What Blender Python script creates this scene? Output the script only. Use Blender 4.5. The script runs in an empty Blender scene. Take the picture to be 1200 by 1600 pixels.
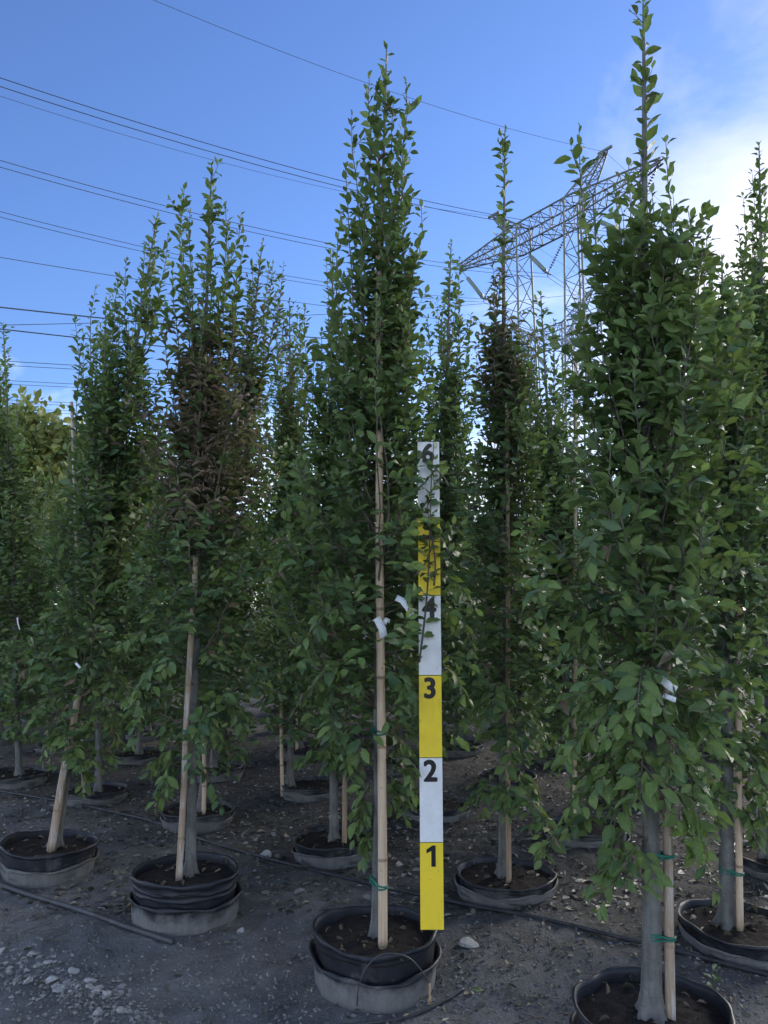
import bpy, math, random
import numpy as np
from mathutils import Vector, Matrix

# ------------------------------------------------------------------ camera
SC = bpy.context.scene
COL = SC.collection
CAM_H, PITCH, FPX = 1.36, math.radians(7.5), 1600 * 26 / 36
cam_data = bpy.data.cameras.new('camera')
cam_data.sensor_fit = 'VERTICAL'; cam_data.sensor_height = 36; cam_data.sensor_width = 27
cam_data.lens = 26; cam_data.clip_start = 0.05; cam_data.clip_end = 3000
cam = bpy.data.objects.new('camera', cam_data); COL.objects.link(cam)
cam.location = (0, 0, CAM_H); cam.rotation_euler = (math.radians(90) + PITCH, 0, 0)
SC.camera = cam

# ------------------------------------------------------------------ sky, sun, exposure
SUN_AZ, SUN_EL = math.radians(44), math.radians(22)       # azimuth to the right of +Y
sun_dir = Vector((math.sin(SUN_AZ) * math.cos(SUN_EL), math.cos(SUN_AZ) * math.cos(SUN_EL), math.sin(SUN_EL)))
world = bpy.data.worlds.new('World'); SC.world = world; world.use_nodes = True
wt = world.node_tree; wt.nodes.clear()
def WN(t, **k):
    n = wt.nodes.new(t)
    for a, b in k.items(): setattr(n, a, b)
    return n
def wmath(op, a, b=None, clamp=False):
    n = WN('ShaderNodeMath', operation=op, use_clamp=clamp)
    for i, v in enumerate((a, b)):
        if v is None: continue
        if isinstance(v, (int, float)): n.inputs[i].default_value = v
        else: wt.links.new(v, n.inputs[i])
    return n.outputs[0]
sky = WN('ShaderNodeTexSky', sky_type='NISHITA', sun_disc=False)
sky.sun_elevation = SUN_EL; sky.sun_rotation = SUN_AZ
sky.air_density = 1.0; sky.dust_density = 0.15; sky.ozone_density = 4.5; sky.altitude = 50
tc = WN('ShaderNodeTexCoord')
dot = WN('ShaderNodeVectorMath', operation='DOT_PRODUCT')
nrm = WN('ShaderNodeVectorMath', operation='NORMALIZE')
wt.links.new(tc.outputs['Generated'], nrm.inputs[0])
wt.links.new(nrm.outputs[0], dot.inputs[0]); dot.inputs[1].default_value = Vector((0.57, 0.82, 0.42)).normalized()     # heart of the bright cloud bank
sep = WN('ShaderNodeSeparateXYZ'); wt.links.new(nrm.outputs[0], sep.inputs[0])
# flat cloud layer: project the direction on a high plane
zc = wmath('MAXIMUM', sep.outputs[2], 0.04)
zc = wmath('ADD', zc, 0.10)
cx = wmath('DIVIDE', sep.outputs[0], zc); cy = wmath('DIVIDE', sep.outputs[1], zc)
cmb = WN('ShaderNodeCombineXYZ'); wt.links.new(cx, cmb.inputs[0]); wt.links.new(cy, cmb.inputs[1])
def wnoise(scale, detail, rough, dist, off):
    mp = WN('ShaderNodeMapping'); mp.inputs['Location'].default_value = off
    wt.links.new(cmb.outputs[0], mp.inputs['Vector'])
    n = WN('ShaderNodeTexNoise'); n.inputs['Scale'].default_value = scale; n.inputs['Detail'].default_value = detail
    n.inputs['Roughness'].default_value = rough; n.inputs['Distortion'].default_value = dist
    wt.links.new(mp.outputs[0], n.inputs['Vector']); return n.outputs['Fac']
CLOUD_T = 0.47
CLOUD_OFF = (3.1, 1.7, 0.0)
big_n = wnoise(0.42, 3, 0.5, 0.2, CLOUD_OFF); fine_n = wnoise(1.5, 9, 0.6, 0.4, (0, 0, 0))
# broken cloud, thickest low down and in front of the sun; unseen part added as fill
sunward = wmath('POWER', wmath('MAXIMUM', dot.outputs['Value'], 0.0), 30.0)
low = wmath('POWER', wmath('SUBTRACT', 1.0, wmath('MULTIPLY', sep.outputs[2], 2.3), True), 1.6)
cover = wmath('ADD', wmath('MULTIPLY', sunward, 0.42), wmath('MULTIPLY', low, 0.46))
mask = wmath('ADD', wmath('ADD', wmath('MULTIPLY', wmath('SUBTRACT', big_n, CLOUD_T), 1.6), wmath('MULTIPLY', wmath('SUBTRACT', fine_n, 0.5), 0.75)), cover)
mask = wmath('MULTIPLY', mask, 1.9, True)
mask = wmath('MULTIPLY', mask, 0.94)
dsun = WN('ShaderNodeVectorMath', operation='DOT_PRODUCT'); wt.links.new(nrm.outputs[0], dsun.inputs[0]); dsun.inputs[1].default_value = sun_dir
bright = wmath('SUBTRACT', 12.5, wmath('MULTIPLY', dsun.outputs['Value'], 5.4))  # unseen cloud opposite the sun is brightest, added to light the foreground
warmth = wmath('POWER', wmath('MAXIMUM', dsun.outputs['Value'], 0.0), 6.0)
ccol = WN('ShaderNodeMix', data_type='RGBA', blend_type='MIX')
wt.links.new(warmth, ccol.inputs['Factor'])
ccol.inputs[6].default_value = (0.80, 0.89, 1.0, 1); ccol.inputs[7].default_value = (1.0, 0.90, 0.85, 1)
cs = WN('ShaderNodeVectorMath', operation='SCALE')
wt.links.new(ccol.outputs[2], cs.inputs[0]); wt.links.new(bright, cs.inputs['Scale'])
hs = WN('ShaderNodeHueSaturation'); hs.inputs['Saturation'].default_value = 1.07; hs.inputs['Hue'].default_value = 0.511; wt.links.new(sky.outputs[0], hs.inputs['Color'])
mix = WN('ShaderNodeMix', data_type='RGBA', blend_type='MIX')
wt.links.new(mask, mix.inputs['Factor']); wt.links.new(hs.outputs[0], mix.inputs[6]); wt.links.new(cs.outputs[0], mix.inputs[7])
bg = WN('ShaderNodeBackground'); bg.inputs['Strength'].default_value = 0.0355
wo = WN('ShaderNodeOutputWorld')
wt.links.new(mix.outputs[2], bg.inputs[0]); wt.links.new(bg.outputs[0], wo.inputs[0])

sun_data = bpy.data.lights.new('sun', 'SUN'); sun_data.energy = 0.55; sun_data.angle = math.radians(20); sun_data.color = (1.0, 0.94, 0.84)
sun = bpy.data.objects.new('sun', sun_data); COL.objects.link(sun)
sun.rotation_euler = (-sun_dir).to_track_quat('-Z', 'Y').to_euler()
SC.view_settings.view_transform = 'Standard'; SC.view_settings.look = 'None'
SC.view_settings.gamma = 1; SC.view_settings.exposure = 2.75; SC.view_settings.use_curve_mapping = False
SC.cycles.use_denoising = True
SC.cycles.max_bounces = 7; SC.cycles.diffuse_bounces = 4; SC.cycles.transmission_bounces = 4; SC.cycles.glossy_bounces = 3
SC.cycles.use_adaptive_sampling = True; SC.cycles.adaptive_threshold = 0.015

# ------------------------------------------------------------------ helpers
C_, S_ = math.cos(PITCH), math.sin(PITCH)
def ray(px, py):
    u = (px - 600) / FPX; v = (800 - py) / FPX
    return u, C_ - v * S_, S_ + v * C_
def on_ground(px, py, z=0.0):
    r = ray(px, py); t = (z - CAM_H) / r[2]
    return Vector((r[0] * t, r[1] * t, z))
def at(px, py, Y):
    r = ray(px, py); t = Y / r[1]
    return Vector((r[0] * t, Y, CAM_H + r[2] * t))
def project(P):
    P = np.asarray(P, float); x = P[..., 0]; y = P[..., 1]; z = P[..., 2] - CAM_H
    d = y * C_ + z * S_; up = z * C_ - y * S_
    return 600 + FPX * x / d, 800 - FPX * up / d, d

def new_mesh(name, V, F, mats=(), smooth=True, col=None, mi=None):
    me = bpy.data.meshes.new(name)
    V = V.tolist() if hasattr(V, 'tolist') else [tuple(v) for v in V]
    F = F.tolist() if hasattr(F, 'tolist') else F
    me.from_pydata(V, [], F)
    for m in mats: me.materials.append(m)
    if smooth: me.polygons.foreach_set('use_smooth', [True] * len(me.polygons))
    if mi is not None: me.polygons.foreach_set('material_index', mi)
    if col is not None:
        a = me.attributes.new('leafcol', 'FLOAT_COLOR', 'POINT')
        c4 = np.ones((len(V), 4), np.float32); c4[:, :3] = col[:, :3]
        a.data.foreach_set('color', c4.ravel())
        u = me.attributes.new('leafuv', 'FLOAT_VECTOR', 'POINT'); uv = np.zeros((len(V), 3), np.float32); uv[:, :2] = col[:, 3:5]
        u.data.foreach_set('vector', uv.ravel())
    me.update()
    return me
def link(name, me, parent=None, loc=None):
    o = bpy.data.objects.new(name, me); COL.objects.link(o)
    if parent: o.parent = parent
    if loc is not None: o.location = loc
    return o
def tag(o, label=None, cat=None, group=None, kind=None):
    if label: o['label'] = label
    if cat: o['category'] = cat
    if group: o['group'] = group
    if kind: o['kind'] = kind
    return o
def empty(name, loc, label=None, cat=None, group=None):
    o = bpy.data.objects.new(name, None); COL.objects.link(o); o.location = loc
    o.empty_display_size = 0.1
    return tag(o, label, cat, group)
def copy_tree(o, parent=None):
    c = o.copy(); COL.objects.link(c); c.parent = parent
    for ch in o.children: copy_tree(ch, c)
    return c

class MB:
    def __init__(s): s.V = []; s.F = []
    def add(s, V, F):
        b = len(s.V); s.V += [tuple(v) for v in V]; s.F += [tuple(i + b for i in f) for f in F]
    def tube(s, pts, radii, n=6, cap=True):
        pts = [Vector(p) for p in pts]; m = len(pts)
        if isinstance(radii, (int, float)): radii = [radii] * m
        V = []; ref = None
        for i, p in enumerate(pts):
            t = (pts[min(i + 1, m - 1)] - pts[max(i - 1, 0)])
            if t.length < 1e-9: t = Vector((0, 0, 1))
            t.normalize()
            if ref is None:
                ref = Vector((1, 0, 0)) if abs(t.x) < 0.8 else Vector((0, 1, 0))
            a = (ref - t * ref.dot(t)).normalized(); b = t.cross(a); ref = a
            for k in range(n):
                q = 2 * math.pi * k / n
                V.append(p + (a * math.cos(q) + b * math.sin(q)) * radii[i])
        F = []
        for i in range(m - 1):
            for k in range(n):
                k2 = (k + 1) % n
                F.append((i * n + k, i * n + k2, (i + 1) * n + k2, (i + 1) * n + k))
        if cap:
            F.append(tuple(range(n - 1, -1, -1))); F.append(tuple((m - 1) * n + k for k in range(n)))
        s.add(V, F)
    def box(s, c, h, R=None):
        V = []
        for z in (-1, 1):
            for y in (-1, 1):
                for x in (-1, 1):
                    v = Vector((x * h[0], y * h[1], z * h[2]))
                    if R: v = R @ v
                    V.append(Vector(c) + v)
        s.add(V, [(0, 2, 3, 1), (4, 5, 7, 6), (0, 1, 5, 4), (2, 6, 7, 3), (0, 4, 6, 2), (1, 3, 7, 5)])
    def lathe(s, prof, n=48, jitter=None):
        V = []
        for j, (r, z) in enumerate(prof):
            for k in range(n):
                q = 2 * math.pi * k / n
                dr, dz = jitter(q, j, r, z) if jitter else (0, 0)
                V.append(((r + dr) * math.cos(q), (r + dr) * math.sin(q), z + dz))
        F = []
        for j in range(len(prof) - 1):
            for k in range(n):
                k2 = (k + 1) % n
                F.append((j * n + k, j * n + k2, (j + 1) * n + k2, (j + 1) * n + k))
        s.add(V, F)
    def mesh(s, name, mats, smooth=True): return new_mesh(name, s.V, s.F, mats, smooth)
    def build(s, name, mat, parent=None, loc=None, smooth=True):
        if parent is not None and loc is None:
            pass
        return link(name, s.mesh(name, [mat], smooth), parent, loc)

def vnoise(x, y, scale, seed):
    rng = np.random.RandomState(seed); N = 128
    g = rng.rand(N, N)
    X = np.asarray(x) / scale; Y = np.asarray(y) / scale
    xi = np.floor(X).astype(int); yi = np.floor(Y).astype(int)
    fx = X - xi; fy = Y - yi
    fx = fx * fx * (3 - 2 * fx); fy = fy * fy * (3 - 2 * fy)
    a = g[xi % N, yi % N]; b = g[(xi + 1) % N, yi % N]; c = g[xi % N, (yi + 1) % N]; d = g[(xi + 1) % N, (yi + 1) % N]
    return (a * (1 - fx) + b * fx) * (1 - fy) + (c * (1 - fx) + d * fx) * fy - 0.5
def ground_z(x, y):
    near = 1 / (1 + (np.hypot(x, np.asarray(y) - 4) / 14) ** 4)
    return near * (0.030 * vnoise(x, y, 1.3, 1) + 0.022 * vnoise(x, y, 0.36, 2) + 0.018 * vnoise(x, y, 0.12, 3) + 0.010 * vnoise(x, y, 0.055, 4))

# ------------------------------------------------------------------ materials
class NT:
    def __init__(s, name):
        s.m = bpy.data.materials.new(name); s.m.use_nodes = True
        s.t = s.m.node_tree; s.t.nodes.clear()
        s.out = s.n('ShaderNodeOutputMaterial')
    def n(s, t, **k):
        n = s.t.nodes.new(t)
        for a, b in k.items():
            if a in ('I',):
                for kk, vv in b.items(): s.set(n.inputs[kk], vv)
            else: setattr(n, a, b)
        return n
    def set(s, sock, v):
        if hasattr(v, 'is_output') or hasattr(v, 'links') and hasattr(v, 'node'): s.t.links.new(v, sock)
        else:
            if isinstance(v, tuple) and len(v) == 3 and sock.type == 'RGBA': v = (*v, 1)
            sock.default_value = v
    def math(s, op, a, b=None, clamp=False):
        n = s.n('ShaderNodeMath', operation=op, use_clamp=clamp); s.set(n.inputs[0], a)
        if b is not None: s.set(n.inputs[1], b)
        return n.outputs[0]
    def noise(s, scale, detail=6, rough=0.6, vec=None, dist=0.0):
        n = s.n('ShaderNodeTexNoise', I={'Scale': scale, 'Detail': detail, 'Roughness': rough, 'Distortion': dist})
        if vec is not None: s.set(n.inputs['Vector'], vec)
        return n.outputs['Fac']
    def ramp(s, fac, stops):
        n = s.n('ShaderNodeValToRGB'); s.set(n.inputs[0], fac)
        e = n.color_ramp.elements
        while len(e) < len(stops): e.new(0.5)
        for el, (p, c) in zip(e, stops):
            el.position = p; el.color = (*c, 1) if len(c) == 3 else c
        return n.outputs[0]
    def mix(s, f, a, b, blend='MIX'):
        n = s.n('ShaderNodeMix', data_type='RGBA', blend_type=blend)
        s.set(n.inputs['Factor'], f); s.set(n.inputs[6], a); s.set(n.inputs[7], b)
        return n.outputs[2]
    def bump(s, h, strength=0.4, dist=0.01):
        n = s.n('ShaderNodeBump', I={'Height': h, 'Strength': strength, 'Distance': dist}); return n.outputs[0]
    def obj(s): return s.n('ShaderNodeTexCoord').outputs['Object']
    def pos(s): return s.n('ShaderNodeNewGeometry').outputs['Position']
    def scaled(s, vec, sc):
        n = s.n('ShaderNodeMapping'); s.set(n.inputs['Vector'], vec); n.inputs['Scale'].default_value = sc; return n.outputs[0]
    def bsdf(s, col, rough=0.7, normal=None, spec=0.4, metal=0.0):
        b = s.n('ShaderNodeBsdfPrincipled'); s.set(b.inputs['Base Color'], col); s.set(b.inputs['Roughness'], rough)
        s.set(b.inputs['Specular IOR Level'], spec); s.set(b.inputs['Metallic'], metal)
        if normal is not None: s.set(b.inputs['Normal'], normal)
        return b.outputs[0]
    def done(s, sh): s.t.links.new(sh, s.out.inputs[0]); return s.m

def leaf_material(name, dry=False):
    k = NT(name)
    at_ = k.n('ShaderNodeAttribute', attribute_name='leafcol').outputs['Color']
    nz_ = k.noise(55, 3, vec=k.pos())
    rnd = k.n('ShaderNodeObjectInfo').outputs['Random']
    var = k.math('ADD', k.math('MULTIPLY', nz_, 0.7), k.math('ADD', 0.55, k.math('MULTIPLY', rnd, 0.2)))
    vv = k.n('ShaderNodeVectorMath', operation='SCALE'); k.set(vv.inputs[0], at_); k.set(vv.inputs['Scale'], var)
    col = vv.outputs[0]
    back = k.n('ShaderNodeNewGeometry').outputs['Backfacing']
    col = k.mix(k.math('MULTIPLY', back, 0.22), col, (0.14, 0.18, 0.11))
    uv = k.n('ShaderNodeSeparateXYZ'); k.set(uv.inputs[0], k.n('ShaderNodeAttribute', attribute_name='leafuv').outputs['Vector'])
    pleat = k.math('SINE', k.math('MULTIPLY', uv.outputs[0], 58.0)); rib = k.math('LESS_THAN', uv.outputs[1], 0.012)
    col = k.mix(k.math('MULTIPLY', k.math('MULTIPLY', k.math('ADD', pleat, 1.0), 0.5), 0.16), col, (0.15, 0.22, 0.09))
    col = k.mix(k.math('MULTIPLY', rib, 0.4), col, (0.17, 0.23, 0.11))
    blot = k.math('MULTIPLY', k.math('GREATER_THAN', k.noise(38, 4, vec=k.pos()), 0.70), 0.55)
    col = k.mix(blot, col, (0.12, 0.09, 0.05))
    vein = k.bump(pleat, 0.35, 0.003)
    p = k.bsdf(col, 0.48, vein, 0.4)
    if dry: return k.done(p)
    tr = k.n('ShaderNodeBsdfTranslucent')
    k.set(tr.inputs[0], k.mix(0.5, col, (0.16, 0.26, 0.03)))
    ms = k.n('ShaderNodeMixShader'); ms.inputs[0].default_value = 0.32
    k.t.links.new(p, ms.inputs[1]); k.t.links.new(tr.outputs[0], ms.inputs[2])
    return k.done(ms.outputs[0])
M = {}
M['leaf'] = leaf_material('leaf_green')
M['dry'] = leaf_material('leaf_dry', True)
def bark(name, a, b):
    k = NT(name); o = k.pos()
    st = k.noise(1, 6, vec=k.scaled(o, (60, 60, 9))); bl = k.noise(9, 5, vec=o); le = k.noise(1, 3, vec=k.scaled(o, (40, 40, 220)))
    col = k.ramp(k.math('ADD', k.math('MULTIPLY', st, 0.5), k.math('MULTIPLY', bl, 0.5)), [(0.32, tuple(0.75 * c for c in a)), (0.68, tuple(1.15 * c for c in b))])
    lich = k.math('MULTIPLY', k.math('SUBTRACT', k.noise(16, 5, 0.65, o, 0.8), 0.53), 5, True)
    col = k.mix(k.math('MULTIPLY', lich, 0.45), col, (0.24, 0.25, 0.22))
    col = k.mix(k.math('MULTIPLY', k.math('GREATER_THAN', le, 0.62), 0.5), col, (0.07, 0.065, 0.06))
    return k.done(k.bsdf(col, 0.75, k.bump(k.math('ADD', st, le), 0.45, 0.004), 0.3))
M['bark'] = bark('bark_grey', (0.085, 0.082, 0.076), (0.175, 0.168, 0.155))
M['twig'] = bark('bark_twig', (0.07, 0.055, 0.045), (0.14, 0.115, 0.09))
def stake_mat(name, a, b, pale):
    k = NT(name); o = k.obj()
    st = k.noise(1, 6, vec=k.scaled(o, (110, 110, 5))); fl = k.noise(1, 6, vec=k.scaled(o, (50, 50, 7)))
    col = k.ramp(st, [(0.3, a), (0.7, b)])
    col = k.mix(k.math('MULTIPLY', k.math('SUBTRACT', fl, 0.5), 9 * pale, True), col, (0.52, 0.49, 0.45))
    col = k.mix(k.math('MULTIPLY', k.math('GREATER_THAN', k.noise(70, 3, vec=o), 0.68), 0.4), col, (0.12, 0.09, 0.07))
    return k.done(k.bsdf(col, 0.6, k.bump(st, 0.3, 0.003), 0.35))
M['bamboo'] = stake_mat('bamboo_tan', (0.44, 0.31, 0.20), (0.62, 0.47, 0.32), 0.12)
M['bamboo_pale'] = stake_mat('bamboo_weathered', (0.26, 0.18, 0.12), (0.40, 0.30, 0.21), 0.6)
M['node'] = stake_mat('bamboo_node', (0.24, 0.16, 0.10), (0.34, 0.24, 0.15), 0.1)
def pot_mat(name, dust_at, dust_w, dusty):
    k = NT(name); o = k.obj(); p = k.pos()
    z = k.n('ShaderNodeSeparateXYZ'); k.set(z.inputs[0], o); z = z.outputs[2]
    n1 = k.noise(7, 8, 0.65, p); n2 = k.noise(1, 6, 0.7, k.scaled(p, (26, 26, 5))); n3 = k.noise(120, 4, 0.7, p)
    h = k.math('ADD', k.math('DIVIDE', k.math('SUBTRACT', dust_at, z), dust_w), k.math('MULTIPLY', k.math('SUBTRACT', n1, 0.5), 4.5))
    f = k.math('MULTIPLY', k.math('ADD', h, 0.5, True), dusty)
    blk = k.ramp(n2, [(0.25, (0.007, 0.008, 0.012)), (0.8, (0.020, 0.022, 0.030))])
    dst = k.ramp(k.math('ADD', k.math('MULTIPLY', n2, 0.6), k.math('MULTIPLY', n3, 0.4)), [(0.3, (0.10, 0.098, 0.095)), (0.7, (0.22, 0.215, 0.205))])
    spk = k.math('MULTIPLY', k.math('SUBTRACT', n3, 0.62), 4, True)
    col = k.mix(k.math('MAXIMUM', f, k.math('MULTIPLY', spk, 0.5)), blk, dst)
    ro = k.math('ADD', 0.50, k.math('MULTIPLY', f, 0.45))
    return k.done(k.bsdf(col, ro, k.bump(k.math('ADD', n2, n3), 0.25, 0.004), 0.4))
M['pot_outer'] = pot_mat('pot_plastic_dusty', 0.095, 0.045, 0.92)
M['pot_inner'] = pot_mat('pot_plastic_black', 0.05, 0.10, 0.7)
def soil_mat(name, a, b, sc=40):
    k = NT(name); o = k.pos()
    n1 = k.noise(sc, 8, 0.7, o); n2 = k.noise(6, 4, 0.5, o)
    col = k.ramp(k.math('ADD', k.math('MULTIPLY', n1, 0.7), k.math('MULTIPLY', n2, 0.3)), [(0.3, a), (0.7, b)])
    sp = k.math('GREATER_THAN', k.noise(170, 2, 0.5, o), 0.72)
    col = k.mix(k.math('MULTIPLY', sp, 0.6), col, (0.24, 0.22, 0.19))
    return k.done(k.bsdf(col, 0.95, k.bump(n1, 0.9, 0.012), 0.2))
M['soil'] = soil_mat('potting_soil', (0.010, 0.008, 0.007), (0.045, 0.035, 0.029))
def ground_mat():
    k = NT('nursery_dirt'); o = k.pos()
    big = k.noise(1.1, 6, 0.6, o, 0.5); mid = k.noise(6, 8, 0.68, o, 0.6); fine = k.noise(80, 6, 0.75, o)
    s = k.math('ADD', k.math('ADD', k.math('MULTIPLY', big, 0.30), k.math('MULTIPLY', mid, 0.42)), k.math('MULTIPLY', fine, 0.28))
    col = k.ramp(s, [(0.36, (0.045, 0.047, 0.048)), (0.46, (0.130, 0.133, 0.134)), (0.60, (0.235, 0.24, 0.24))])  # darkest stop puts the shade of pits into the dirt colour
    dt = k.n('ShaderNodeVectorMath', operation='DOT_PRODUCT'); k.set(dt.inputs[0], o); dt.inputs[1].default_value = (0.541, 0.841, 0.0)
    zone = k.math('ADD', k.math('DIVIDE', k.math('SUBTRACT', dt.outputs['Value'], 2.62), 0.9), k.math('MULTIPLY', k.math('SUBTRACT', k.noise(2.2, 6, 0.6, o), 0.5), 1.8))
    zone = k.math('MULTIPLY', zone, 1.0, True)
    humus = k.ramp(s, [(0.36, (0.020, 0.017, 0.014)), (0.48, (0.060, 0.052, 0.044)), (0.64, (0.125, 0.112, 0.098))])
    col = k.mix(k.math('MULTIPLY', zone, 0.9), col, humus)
    vo = k.n('ShaderNodeTexVoronoi', I={'Scale': 95.0, 'Randomness': 1.0}); k.set(vo.inputs['Vector'], o)
    cr = k.n('ShaderNodeSeparateColor'); k.set(cr.inputs[0], vo.outputs['Color'])
    peb = k.math('MULTIPLY', k.math('LESS_THAN', vo.outputs['Distance'], 0.33), k.math('GREATER_THAN', cr.outputs[0], 0.80))
    pc = k.ramp(cr.outputs[1], [(0.0, (0.09, 0.088, 0.085)), (1.0, (0.30, 0.295, 0.28))])
    col = k.mix(k.math('MULTIPLY', peb, 0.8), col, pc)
    h = k.math('ADD', k.math('ADD', k.math('MULTIPLY', mid, 1.2), k.math('MULTIPLY', fine, 0.45)), k.math('MULTIPLY', peb, 0.10))
    return k.done(k.bsdf(col, 0.9, k.bump(h, 1.0, 0.045), 0.25))
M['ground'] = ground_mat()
def plain(name, a, b, sc, rough=0.8, bump=0.3, spec=0.35, metal=0.0, aspect=(1, 1, 1)):
    k = NT(name); o = k.scaled(k.obj(), aspect); n1 = k.noise(sc, 6, 0.65, o)
    rnd = k.n('ShaderNodeObjectInfo').outputs['Random']
    col = k.ramp(k.math('ADD', k.math('MULTIPLY', n1, 0.8), k.math('MULTIPLY', rnd, 0.2)), [(0.3, a), (0.75, b)])
    return k.done(k.bsdf(col, rough, k.bump(n1, bump, 0.004), spec, metal))
M['rock'] = plain('pale_stone', (0.20, 0.195, 0.185), (0.46, 0.45, 0.43), 30, 0.9)
M['gravel'] = plain('gravel_stone', (0.10, 0.098, 0.092), (0.34, 0.33, 0.31), 12, 0.9)
M['hose'] = plain('black_poly_pipe', (0.018, 0.018, 0.02), (0.075, 0.075, 0.08), 16, 0.45)
M['tie'] = plain('green_tie_tape', (0.01, 0.10, 0.07), (0.025, 0.20, 0.14), 60, 0.35, 0.2)
M['emitter'] = plain('tan_plastic', (0.30, 0.20, 0.10), (0.42, 0.30, 0.17), 40, 0.5)
M['steel'] = plain('galvanised_steel', (0.11, 0.12, 0.105), (0.21, 0.225, 0.20), 0.8, 0.6, 0.1, 0.4, 0.25)
M['insul'] = plain('insulator_glass', (0.05, 0.06, 0.06), (0.10, 0.12, 0.115), 3, 0.3)
M['insul_pale'] = plain('insulator_green_grey', (0.14, 0.18, 0.15), (0.20, 0.25, 0.21), 3, 0.35)
M['wire'] = plain('aluminium_cable', (0.07, 0.075, 0.09), (0.13, 0.13, 0.15), 1, 0.6)
k = NT('white_label_film'); pr = k.noise(1, 2, 0.5, k.scaled(k.obj(), (500, 500, 160)))
M['tagpaper'] = k.done(k.bsdf(k.mix(k.math('MULTIPLY', k.math('GREATER_THAN', pr, 0.60), 0.6), (0.80, 0.81, 0.83), (0.25, 0.26, 0.28)), 0.4))
M['twigdead'] = plain('dead_twig', (0.05, 0.04, 0.032), (0.16, 0.13, 0.10), 40, 0.9)
M['flower'] = plain('cream_moss', (0.4, 0.36, 0.2), (0.5, 0.46, 0.3), 40, 0.9)
def board_mat(name, base, dirty):
    k = NT(name); o = k.obj()
    n1 = k.noise(9, 7, 0.7, o); n2 = k.noise(1, 6, 0.7, k.scaled(o, (60, 60, 6))); n3 = k.noise(90, 3, 0.6, o)
    col = k.mix(k.math('MULTIPLY', k.math('SUBTRACT', n1, 0.42), 1.8, True), base, dirty)
    col = k.mix(k.math('MULTIPLY', k.math('GREATER_THAN', n2, 0.63), 0.35), col, dirty)
    col = k.mix(k.math('MULTIPLY', k.math('GREATER_THAN', n3, 0.71), 0.6), col, (0.16, 0.13, 0.09))
    n4 = k.noise(1, 8, 0.75, k.scaled(o, (18, 18, 5)), 1.5)
    col = k.mix(k.math('MULTIPLY', k.math('SUBTRACT', n4, 0.56), 3.0, True), col, tuple(0.55 * c for c in dirty))
    return k.done(k.bsdf(col, 0.55, k.bump(n2, 0.2, 0.002), 0.35))
M['yellow'] = board_mat('board_yellow_paint', (0.88, 0.64, 0.03), (0.74, 0.54, 0.06))
M['white'] = board_mat('board_white_paint', (0.80, 0.80, 0.79), (0.55, 0.55, 0.53))
M['black'] = plain('black_vinyl', (0.008, 0.008, 0.009), (0.016, 0.016, 0.017), 50, 0.45, 0.05)
M['boardwood'] = plain('board_edge_wood', (0.05, 0.04, 0.02), (0.11, 0.08, 0.04), 30, 0.8)

# ------------------------------------------------------------------ ground
def axis(lo, hi, c0, c1, step, grow=1.16):
    a = list(np.arange(c0, c1, step)); s = step; x = c0
    left = []
    while x > lo: s *= grow; x -= s; left.append(x)
    s = step; x = a[-1]; right = []
    while x < hi: s *= grow; x += s; right.append(x)
    return np.array(left[::-1] + a + right)
gx = axis(-700, 700, -2.6, 2.6, 0.028); gy = axis(-300, 1200, 1.9, 7.0, 0.028)
GX, GY = np.meshgrid(gx, gy, indexing='xy')
GZ = ground_z(GX, GY)
nx, ny = len(gx), len(gy)
idx = np.arange(nx * ny).reshape(ny, nx)
GF = np.stack([idx[:-1, :-1], idx[:-1, 1:], idx[1:, 1:], idx[1:, :-1]], -1).reshape(-1, 4)
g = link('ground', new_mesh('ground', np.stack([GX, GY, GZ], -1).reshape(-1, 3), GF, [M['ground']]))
tag(g, 'dark damp nursery dirt strewn with gravel and leaf litter', 'ground', kind='structure')

# ------------------------------------------------------------------ leaves
T_FULL = ([0, .14, .34, .58, .80, 1.0], [0, .125, .225, .235, .135, 0])
T_LITE = ([0, .30, .68, 1.0], [0, .215, .20, 0])
def leaf_template(t):
    ts, ws = t; V = []; F = []      # (t, side*halfwidth)
    V.append((0, 0)); rows = []
    for a, w in zip(ts[1:-1], ws[1:-1]):
        b = len(V); V += [(a, -w), (a, 0), (a, w)]; rows.append(b)
    e = len(V); V.append((1, 0))
    r = rows[0]; F += [(0, r + 1, r), (0, r + 2, r + 1)]
    for p, q in zip(rows, rows[1:]):
        for s in (0, 1): F += [(p + s, p + s + 1, q + s + 1), (p + s, q + s + 1, q + s)]
    r = rows[-1]; F += [(r, r + 1, e), (r + 1, r + 2, e)]
    return np.array(V, float), np.array(F, int)
TPL = {'full': leaf_template(T_FULL), 'lite': leaf_template(T_LITE)}
def unit(a): return a / np.maximum(np.linalg.norm(a, axis=-1, keepdims=True), 1e-9)
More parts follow.
